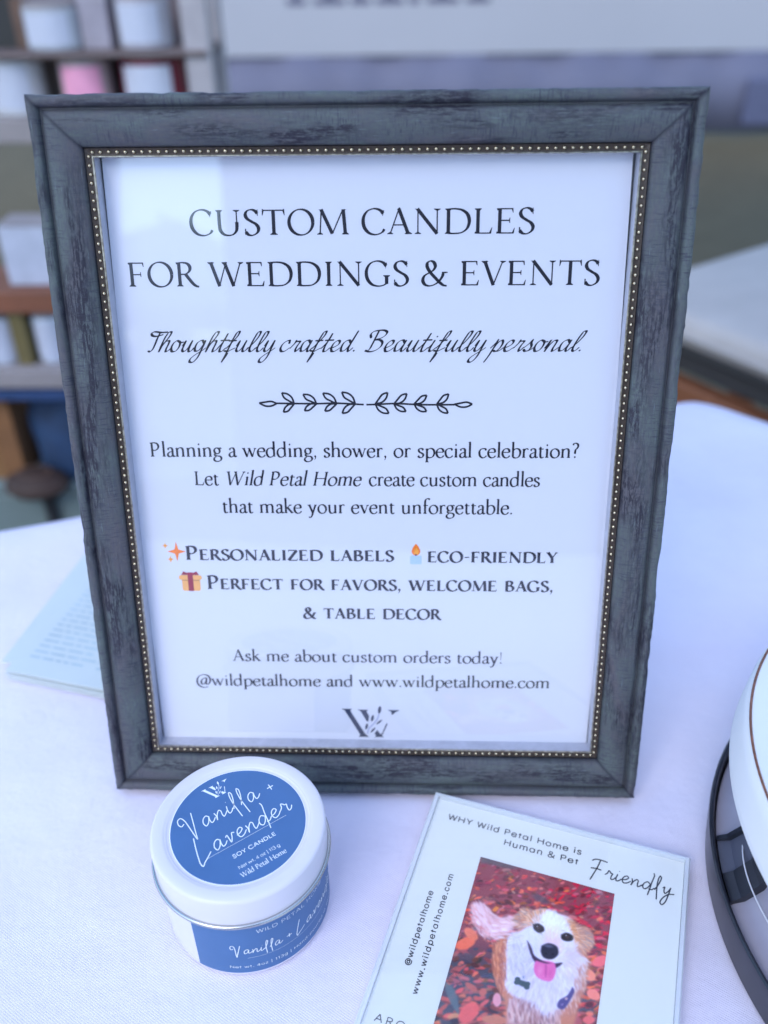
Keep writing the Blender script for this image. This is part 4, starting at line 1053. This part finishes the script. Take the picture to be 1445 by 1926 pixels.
# ================================================================== ROUND CASE AT THE RIGHT
def round_case():
    cx, cy = .280, -.057
    t = empty('round_case', (cx, cy, 0), label='round case with pale mint drum lid above a black tray at right edge', cat='round case')
    BLK = simple('black_plastic', (.016, .018, .028), .32, 0, .2, 80)
    PALE = simple('pale_mint_lacquer', (.72, .72, .73), .5, 0, .03, 20)
    COPPER = simple('copper_piping', (.20, .075, .045), .45, .2, .4, 500)
    LILAC = simple('lilac_grey_lining', (.33, .31, .38), .55, 0, .08, 30)
    lathe('tray', [(.0, .002), (.130, .002), (.1335, .0), (.1345, .0006), (.1362, .0170), (.1362, .0200), (.1355, .0208), (.1345, .0205), (.1338, .0180), (.1330, .0060), (.0, .0060)], BLK, t, 160)
    lathe('inner_lining', [(.1328, .0062), (.1325, .0150), (.1310, .0160), (.1270, .0175), (.1210, .0250), (.1170, .0400), (.1150, .0570), (.0, .0570)], LILAC, t, 160)
    lathe('lid_drum', [(.0, .0560), (.1325, .0560), (.1344, .0566), (.1352, .0582), (.1350, .0620), (.1336, .0735), (.1322, .0785), (.1305, .0802), (.0, .0806)], PALE, t, 160)
    pr = [(.1312+.0005*math.cos(a), .0802+.0005*math.sin(a)) for a in [2*math.pi*i/8 for i in range(8)]]
    lathe('lid_piping', pr, COPPER, t, 200, closed=True)
    # black divider ribs and a clear grey panel between the lining panels
    def seg(name, a0, a1, prof, mat, n=10, w0=None):
        V, F = [], []; m_ = len(prof)
        for i in range(n+1):
            a = R(a0+(a1-a0)*i/n); V += [(r*math.cos(a), r*math.sin(a), z) for r, z in prof]
        for i in range(n):
            for j in range(m_): F.append((i*m_+j, i*m_+(j+1) % m_, (i+1)*m_+(j+1) % m_, (i+1)*m_+j))
        F += [tuple(range(m_))[::-1], tuple(n*m_+j for j in range(m_))]
        return obj(name, V, F, mat, t)
    rib = [(.1140, .0150), (.1328, .0150), (.1328, .0175), (.1290, .0200), (.1235, .0285), (.1195, .0430), (.1180, .0565), (.1140, .0565)]
    seg('divider', 176, 181.5, rib, BLK)
    seg('divider', 168, 169, rib, BLK)
    seg('grey_panel', 169, 176, [(.1140, .0150), (.1326, .0150), (.1326, .0170), (.1275, .0188), (.1222, .0265), (.1182, .0410), (.1168, .0562), (.1140, .0562)], simple('slate_panel', (.07, .075, .11), .4, 0, .1, 20))
    SCREW = Mat('steel_screw', (.5, .5, .5), .3, 1).m
    a = R(168); o = lathe('screw', [(.0, .0035), (.0018, .0033), (.0024, .0020), (.0024, 0)], SCREW, t, 20); o.location = (.1225*math.cos(a), .1225*math.sin(a), .0180)
    pts = []
    for i in range(14):
        s = i/13; an = R(168+22*s); r_ = .1225+.0035*math.sin(s*3.14)
        pts.append((r_*math.cos(an), r_*math.sin(an), .0215+.004*math.sin(s*3.1)))
    tube('tag_thread', pts, .00035, simple('nylon_thread', (.6, .6, .66), .4), t, 6)
round_case()

# ================================================================== STACK OF CARDS BEHIND THE FRAME
def card_stack():
    t = empty('card_stack', (-.163, .114, 0), (0, 0, R(-13.5)), 'stack of pale mint printed cards lying left behind the grey frame', 'card stack')
    MINT = simple('mint_card', (.58, .62, .61), .6, 0, .03, 20); INKB = simple('grey_teal_ink', (.40, .50, .54), .6)
    PEA = simple('coral_ink', (.8, .3, .15), .6)
    for i in range(5):
        dx, dy, rz = [(0, 0, 0), (.001, .001, .6), (-.001, 0, -.5), (-.012, .010, 4.5), (-.001, .001, .2)][i]
        o = box('card', -.032, .060, -.046, .062, .0001, .0011, MINT, t, bevel=0)
        o.location = (dx, dy, .0012*i); o.rotation_euler = (0, 0, R(rz))
    rows = []
    rs = random.Random(4)
    for j in range(20):
        y = .055-j*.0046; x = -.026
        while x < .054:
            w_ = rs.uniform(.003, .010)
            if abs(x+w_/2-.010) > .004 or True:
                rows.append(([(x, y), (min(x+w_, .055), y), (min(x+w_, .055), y+.0013), (x, y+.0013)], [(0, 1, 2, 3)], [0]*4))
            x += w_+.0016
            if .006 < x < .013: x = .015
    top = lambda x, y, l: (x, y, .00605+l)
    flat_obj('small_print', rows, INKB, t, top)
    d = [(.038+.0028*math.cos(2*math.pi*i/16), -.036+.0028*math.sin(2*math.pi*i/16)) for i in range(16)]
    flat_obj('coral_dot', [(d, [tuple(range(16))], [20]*16)], PEA, t, top)
card_stack()

# ================================================================== STALLS BEHIND
WOOD = simple('brown_stained_wood', (.11, .06, .04), .6, 0, .35, 12)
GREYW = simple('whitewashed_board', (.26, .23, .23), .6, 0, .1, 15)
LABELP = simple('white_label', (.46, .48, .56), .6, 0, .04, 20)
def jar(x, y, z, r, h, bodycol, label, labelmat=None, group='labelled jars on the display shelf', name='candle_jar', lab=True):
    t = empty(name, (x, y, z), (0, 0, random.uniform(-.1, .1)), label, 'candle jar', group)
    mt = simple('jar_glass', bodycol, .25, 0, .1, 30)
    lathe('jar_body', [(.0, 0), (r*.94, 0), (r, .003), (r, h*.86), (r*.9, h*.9)], mt, t, 32)
    lathe('jar_lid', [(r*.93, h*.88), (r*.96, h*.89), (r*.96, h*.99), (r*.9, h), (0, h)], GREYW, t, 32)
    if lab:
        V, F = [], []
        for i in range(13):
            a = R(-90-46+92*i/12); V += [((r+.0006)*math.cos(a), (r+.0006)*math.sin(a), h*.12), ((r+.0006)*math.cos(a), (r+.0006)*math.sin(a), h*.8)]
        for i in range(12): F.append((2*i, 2*i+2, 2*i+3, 2*i+1))
        obj('jar_label', V, F, labelmat or LABELP, t, smooth=True)
    return t
def shelf():
    t = empty('display_shelf', (0, 0, -.75), label='tall open wooden display shelf of candle jars at far left', cat='shelf')
    z0 = .75
    for nm, z in (('shelf_board', .068), ('shelf_board', .163), ('shelf_board', -.36)):
        box(nm, -.95, -.31, 1.27, 1.42, z0+z-(.038 if z < .1 else .008), z0+z, GREYW if z < .1 else simple('mauve_brown_board', (.13, .095, .09), .6), t, bevel=.002)
    for x in (-.93, -.325):
        for y in (1.29, 1.40): box('upright', x-.02, x+.02, y-.012, y+.012, 0, z0+.40, simple('pale_upright', (.36, .33, .34), .6), t, bevel=.002)
    box('back_panel', -.93, -.33, 1.425, 1.432, z0+.035, z0+.38, simple('mauve_board', (.16, .13, .14), .7, 0, .15, 8), t, bevel=0)
    J = [(-.559, .163, .047, .066, (.40, .42, .46), 'grey jar with wide white label, first on the upper shelf board'),
         (-.416, .163, .042, .078, (.40, .38, .42), 'grey jar with white label, rightmost on the upper shelf board'),
         (-.640, .068, .045, .092, (.50, .50, .52), 'pale jar with white label at the left edge of the middle board'),
         (-.412, .068, .052, .092, (.16, .012, .03), 'dark red jar with white label next to the pink one')]
    for x, z, r, h, c, l in J: jar(x, 1.33, z, r, h, c, l)
    jar(-.524, 1.33, .068, .042, .090, (.45, .36, .36), 'jar with plain pink label between pale and red jars', simple('pink_label', (.72, .30, .44), .6))
    b = empty('mauve_box', (-.488, 1.335, .163), label='small mauve grey box between two jars on the upper board', cat='box')
    box('carton', -.022, .022, -.03, .03, 0, .075, simple('mauve_card', (.30, .27, .31), .7), b, bevel=.002); box('carton_lid', -.023, .023, -.031, .031, .066, .078, simple('mauve_lid', (.34, .31, .35), .7), b, bevel=.001)
    b = empty('wooden_sign_board', (-.66, 1.33, .163), label='dark brown framed board at the upper left corner', cat='sign')
    box('board', -.06, .042, 0, .012, 0, .09, simple('dark_board', (.02, .02, .02), .6), b, bevel=0); 
    box('board_frame', .036, .060, -.006, .014, 0, .070, WOOD, b, bevel=.001)
shelf()
def low_shelf():
    t = empty('low_shelf', (0, 0, -.75), label='low wooden shelf with brown and whitewashed boards left behind the frame', cat='shelf')
    z0 = .75
    box('shelf_board', -.80, -.50, .98, 1.10, z0-.148, z0-.116, simple('orange_brown_wood', (.17, .06, .03), .6, 0, .25, 12), t)
    box('shelf_board', -.80, -.50, .97, 1.10, z0-.266, z0-.236, GREYW, t)
    box('blue_strip', -.80, -.505, .975, 1.0, z0-.290, z0-.272, simple('navy_cloth', (.02, .05, .14), .8), t)
    box('upright', -.597, -.573, .99, 1.09, z0-.236, z0-.148, simple('olive_wood', (.13, .10, .035), .6), t)
    for x in (-.79, -.52): box('leg', x-.012, x+.012, 1.07, 1.09, 0, z0-.266, WOOD, t)
    b = empty('label_box', (-.552, 1.04, -.116), label='white lettered carton standing on the brown board of the low shelf', cat='box')
    box('carton', -.036, .036, -.03, .03, 0, .088, simple('white_carton', (.40, .42, .50), .6, 0, .12, 30), b, bevel=.002); box('carton_flap', -.0355, .0355, -.031, .029, .088, .0895, GREYW, b, bevel=0)
    jar(-.624, 1.02, -.236, .028, .080, (.50, .54, .62), 'pale jar at the left edge below the brown board', group='jars on the low shelf')
    jar(-.548, 1.02, -.236, .024, .082, (.50, .54, .62), 'pale jar beside the grey frame below the brown board', group='jars on the low shelf')
    # things on the ground below
    g = empty('shoulder_bag', (-.545, 1.05, -.75), label='navy blue soft bag hanging low behind the frame at left', cat='bag')
    NAVY = simple('navy_canvas', (.009, .032, .085), .75, 0, .35, 25)
    V, F = [], []; n, k = 28, 14
    for j in range(k+1):
        s = j/k; z = .30+.165*s
        for i in range(n):
            a = 2*math.pi*i/n
            rx = .085*(1-.25*s**3)*(1 if s < .9 else .7); ry = .05*(1-.5*s**2)
            w_ = 1+.05*math.sin(3*a+5*s)+.03*math.sin(7*a-9*s)
            V.append((rx*w_*math.copysign(abs(math.cos(a))**.7, math.cos(a)), ry*w_*math.sin(a), z+.006*math.sin(4*a)))
    for j in range(k):
        for i in range(n): F.append((j*n+i, j*n+(i+1) % n, (j+1)*n+(i+1) % n, (j+1)*n+i))
    F += [tuple(range(n))[::-1], tuple(k*n+i for i in range(n))]
    obj('bag_body', V, F, NAVY, g, smooth=True)
    tube('strap', [(-.06, 0, .45), (-.05, 0, .50), (0, 0, .525), (.05, 0, .50), (.06, 0, .45)], .006, NAVY, g)
    c = empty('grey_bin', (-.62, 1.06, -.75), label='grey green plastic bin carrying the navy bag', cat='bin')
    BIN = simple('grey_green_plastic', (.16, .21, .21), .5, 0, .1, 10)
    box('bin_body', -.15, .16, -.08, .12, 0, .285, BIN, c, bevel=.01); box('bin_lid', -.155, .165, -.085, .125, .285, .300, BIN, c, bevel=.004)
    box('latch', .012, .030, -.092, -.080, .20, .300, simple('dark_latch', (.02, .022, .028), .5), c)
    h = empty('brown_carton', (-.70, 1.06, -.45), label='orange brown carton on the bin at the left edge', cat='box')
    box('carton', -.03, .062, -.06, .05, 0, .17, simple('kraft_card', (.20, .09, .035), .8, 0, .2, 20), h, bevel=.002); box('carton_tape', .002, .028, -.0605, .0505, .0, .1705, simple('tape', (.24, .12, .05), .4), h, bevel=0)
    h = empty('leather_pouch', (-.607, .965, -.45), label='dark brown pouch lying at the foot of the navy bag', cat='pouch')
    lathe('pouch_body', [(0, 0), (.03, 0), (.036, .012), (.032, .03), (.016, .045), (0, .048)], simple('brown_leather', (.035, .016, .011), .7), h, 24)
    h.scale = (1.5, 1.1, .8)
    lathe('drawstring', [(.0175, .043), (.019, .0445), (.0175, .046), (.016, .0445)], WOOD, h, 20, closed=True)
low_shelf()

def right_table():
    d = Vector((.59, -.807, 0)); ang = math.atan2(d.y, d.x)
    o = (.292, 1.030, -.75)
    t = empty('wooden_bench', o, (0, 0, ang), 'orange brown wooden bench under a pale cushion behind the frame at right', 'bench')
    z = .575
    ORW = simple('orange_brown_apron', (.22, .075, .03), .5, 0, .3, 12); DKB = simple('shade_dark_board', (.04, .036, .036), .6, 0, .06, 6)  # near-black boards: shade under the cushion is put into their colour
    box('seat_board', .02, 1.1, .02, .40, z-.012, z, DKB, t, bevel=.003)
    box('shade_gap_strip', .03, 1.07, .035, .055, z-.045, z-.012, DKB, t)  # dark strip standing in for the shadow gap above the rail
    box('front_rail', .0, 1.07, .0, .030, z-.088, z-.045, ORW, t, bevel=.004)
    box('back_rail', .03, 1.07, .36, .38, z-.085, z-.012, ORW, t)
    for x in (.02, .52, 1.02):
        for y in (.015, .36): box('leg', x, x+.035, y-.015, y+.02, 0, z-.088, ORW, t, bevel=.003)
    c = empty('bench_cushion', (o[0], o[1], z-.75), (0, 0, ang), 'pale grey rounded cushion on the wooden bench behind the frame at right', 'cushion')
    CU = simple('pale_grey_canvas', (.46, .40, .36), .8, 0, .08, 9)
    ub = box('cushion_body', .01, 1.08, .005, .42, 0, .048, CU, c, bevel=.023, seg=5); ub.data.polygons.foreach_set('use_smooth', [True]*6)
    tube('piping', [(.04, .003, .024), (.3, .002, .023), (.7, .002, .024), (1.05, .003, .024)], .004, CU, c)
right_table()

def neighbour_stall():
    t = empty('white_stall_banner', (0, 5, -.75), label='long white vinyl banner wall with dark lettering across the background', cat='banner')
    VIN = simple('white_vinyl', (.40, .395, .44), .55, 0, .03, 1.2); LAV = simple('lavender_skirt', (.135, .135, .20), .7, 0, .12, 2.5)
    box('banner_panel', -1.15, 2.35, 0, .03, .42, 1.9, VIN, t, bevel=.003)
    V, F = [], []
    n = 120
    for i in range(n+1):
        x = -1.12+3.42*i/n; y = -.01+.010*math.sin(i*.23)+.006*math.sin(i*.61)
        V += [(x, y, .03), (x, y+.02, .42)]
    for i in range(n): F.append((2*i, 2*i+2, 2*i+3, 2*i+1))
    o = obj('skirt', V, F, LAV, t, smooth=True); s = o.modifiers.new('thick', 'SOLIDIFY'); s.thickness = .004
    DK = simple('dark_violet_ink', (.10, .10, .16), .6)
    pl = lambda x, y, l: (x, -.0015-l, y)
    # only the feet of the lettering reach into view: plain upright and round strokes
    parts = []
    for x0_, w_ in ((-.66, .10), (-.52, .16), (-.33, .10), (-.20, .14), (-.03, .05), (.06, .16), (.26, .12)):
        parts.append(([(x0_, .655), (x0_+w_, .655), (x0_+w_, .685), (x0_, .685)], [(0, 1, 2, 3)], [0]*4))
        parts.append(([(x0_+w_*.35, .685), (x0_+w_*.65, .685), (x0_+w_*.65, .90), (x0_+w_*.35, .90)], [(0, 1, 2, 3)], [0]*4))
    flat_obj('banner_lettering', parts, DK, t, pl, 1e-4)
    box('wheel_cover', 1.74, 2.02, -.06, -.02, .06, .30, simple('blue_grey_crate', (.10, .105, .18), .6), t, bevel=.02)
    for x in (-1.13, 2.30): box('post', x-.03, x+.03, .04, .09, 0, 2.2, simple('white_post', (.5, .5, .52), .5), t)
neighbour_stall()

# ---- the white canopy we stand under: roof, legs and an added dark sheet (the glass mirrors it)
def canopy():
    t = empty('vendor_canopy', (0, 0, -.75), label='white vendor canopy roof on four poles standing over the display table', cat='canopy')
    m = Mat('canopy_fabric', (.8, .8, .82), .8); m.N.remove(m.b)
    df = m.node('ShaderNodeBsdfDiffuse'); df.inputs[0].default_value = (.73, .74, .80, 1)
    tl = m.node('ShaderNodeBsdfTranslucent'); tl.inputs[0].default_value = (.82, .84, .98, 1)
    mx = m.node('ShaderNodeMixShader'); mx.inputs[0].default_value = .85
    m.L.new(df.outputs[0], mx.inputs[1]); m.L.new(tl.outputs[0], mx.inputs[2]); m.L.new(mx.outputs[0], m.N['Material Output'].inputs[0])
    x0, x1, y0, y1, z = -.55, 1.35, -1.2, 2.25, 2.45
    apex = ((x0+x1)/2, (y0+y1)/2, z+.75)
    V = [(x0, y0, z), (x1, y0, z), (x1, y1, z), (x0, y1, z), apex]
    obj('roof', V, [(0, 1, 4), (1, 2, 4), (2, 3, 4), (3, 0, 4)], m.m, t)
    vl = []
    V = [(x0, y0, z), (x1, y0, z), (x1, y1, z), (x0, y1, z)]+[(x0, y0, z-.22), (x1, y0, z-.22), (x1, y1, z-.22), (x0, y1, z-.22)]
    obj('valance', V, [(0, 4, 5, 1), (1, 5, 6, 2), (2, 6, 7, 3), (3, 7, 4, 0)], m.m, t)
    PO = simple('white_pole', (.30, .33, .45), .4)
    for x, y in ((x0+.03, y0+.03), (x1-.03, y0+.03), (x1-.03, y1-.03), (x0+.03, y1-.03)):
        tube('leg', [(x, y, 0), (x, y, z)], .022, PO, t, 12)
    obj('reflection_blocker', [(-.28, y0+.01, .20), (.46, y0+.01, .20), (.46, y0+.01, 1.45), (-.33, y0+.01, 1.45)], [(0, 1, 2, 3)], simple('blocker_slate_cloth', (.05, .05, .07), .85), t)  # added unseen sheet, hung only to keep the glass reflection dark
canopy()

# ---- conifers and far tents behind the camera (seen mirrored in the glass)
BARK = simple('bark', (.08, .055, .04), .9); NEED = simple('conifer_needles', (.03, .055, .035), .8, 0, .4, 3)
def conifer(x, y, h, label, seed):
    rs = random.Random(seed)
    t = empty('conifer_tree', (x, y, -.75), label=label, cat='tree', group='conifers on the far side of the market')
    tube('trunk', [(0, 0, 0), (0, 0, h*.5), (0, 0, h*.97)], [h*.02, h*.012, .02], BARK, t)
    V, F = [], []
    for i in range(2600):
        s = rs.random()**.8; z = h*(.12+.88*s); rmax = h*.27*(1-s)**.9+.05
        tier = .72+.28*math.sin(z*9/h*6.28)
        a = rs.uniform(0, 6.283); r0 = rs.uniform(.1, .5)*rmax; r1 = r0+rs.uniform(.3, .6)*rmax*tier
        wd = h*.012+rmax*.10; c, s_ = math.cos(a), math.sin(a); dz = -rs.uniform(.05, .35)*(r1-r0)
        k = len(V)
        V += [(c*r0-s_*wd*.4, s_*r0+c*wd*.4, z), (c*r0+s_*wd*.4, s_*r0-c*wd*.4, z), (c*r1+s_*wd*.5, s_*r1-c*wd*.5, z+dz), (c*r1*1.1, s_*r1*1.1, z+dz*1.3), (c*r1-s_*wd*.5, s_*r1+c*wd*.5, z+dz-.03)]
        F.append((k, k+1, k+2, k+3, k+4))
    obj('crown', V, F, NEED, t)
for i, (x, y, h, l) in enumerate([(-10.6, -38, 9.0, 'tallest conifer behind the photographer, mirrored above the heading'), (-14.8, -39, 6.6, 'shorter conifer left of the tallest one in the mirror image'),
                                  (-6.8, -40, 8.0, 'conifer right of the tallest one in the mirror image'), (-19, -42, 7.5, 'outermost conifer on the left of the mirrored row')]):
    conifer(x, y, h, l, i+5)
def tent(x, y, w_, label, rz=0):
    t = empty('market_tent', (x, y, -.75), (0, 0, rz), label, 'tent', 'white tents across the market')
    TW = simple('white_tent', (.78, .78, .8), .8)
    h = 2.1; a = w_/2
    obj('roof', [(-a, -a, h), (a, -a, h), (a, a, h), (-a, a, h), (0, 0, h+.85), (-a, -a, h-.25), (a, -a, h-.25), (a, a, h-.25), (-a, a, h-.25)],
        [(0, 1, 4), (1, 2, 4), (2, 3, 4), (3, 0, 4), (0, 5, 6, 1), (1, 6, 7, 2), (2, 7, 8, 3), (3, 8, 5, 0)], TW, t)
    for sx in (-1, 1):
        for sy in (-1, 1): tube('leg', [(sx*(a-.04), sy*(a-.04), 0), (sx*(a-.04), sy*(a-.04), h)], .025, TW, t, 8)
    obj('back_wall', [(-a, -a+.02, 0), (a, -a+.02, 0), (a, -a+.02, h-.3), (-a, -a+.02, h-.3)], [(0, 1, 2, 3)], TW, t)
tent(-2.6, -9.5, 3.0, 'white peaked tent mirrored beside the script line')
tent(-7.2, -13, 3.0, 'white peaked tent farther left in the mirror image')
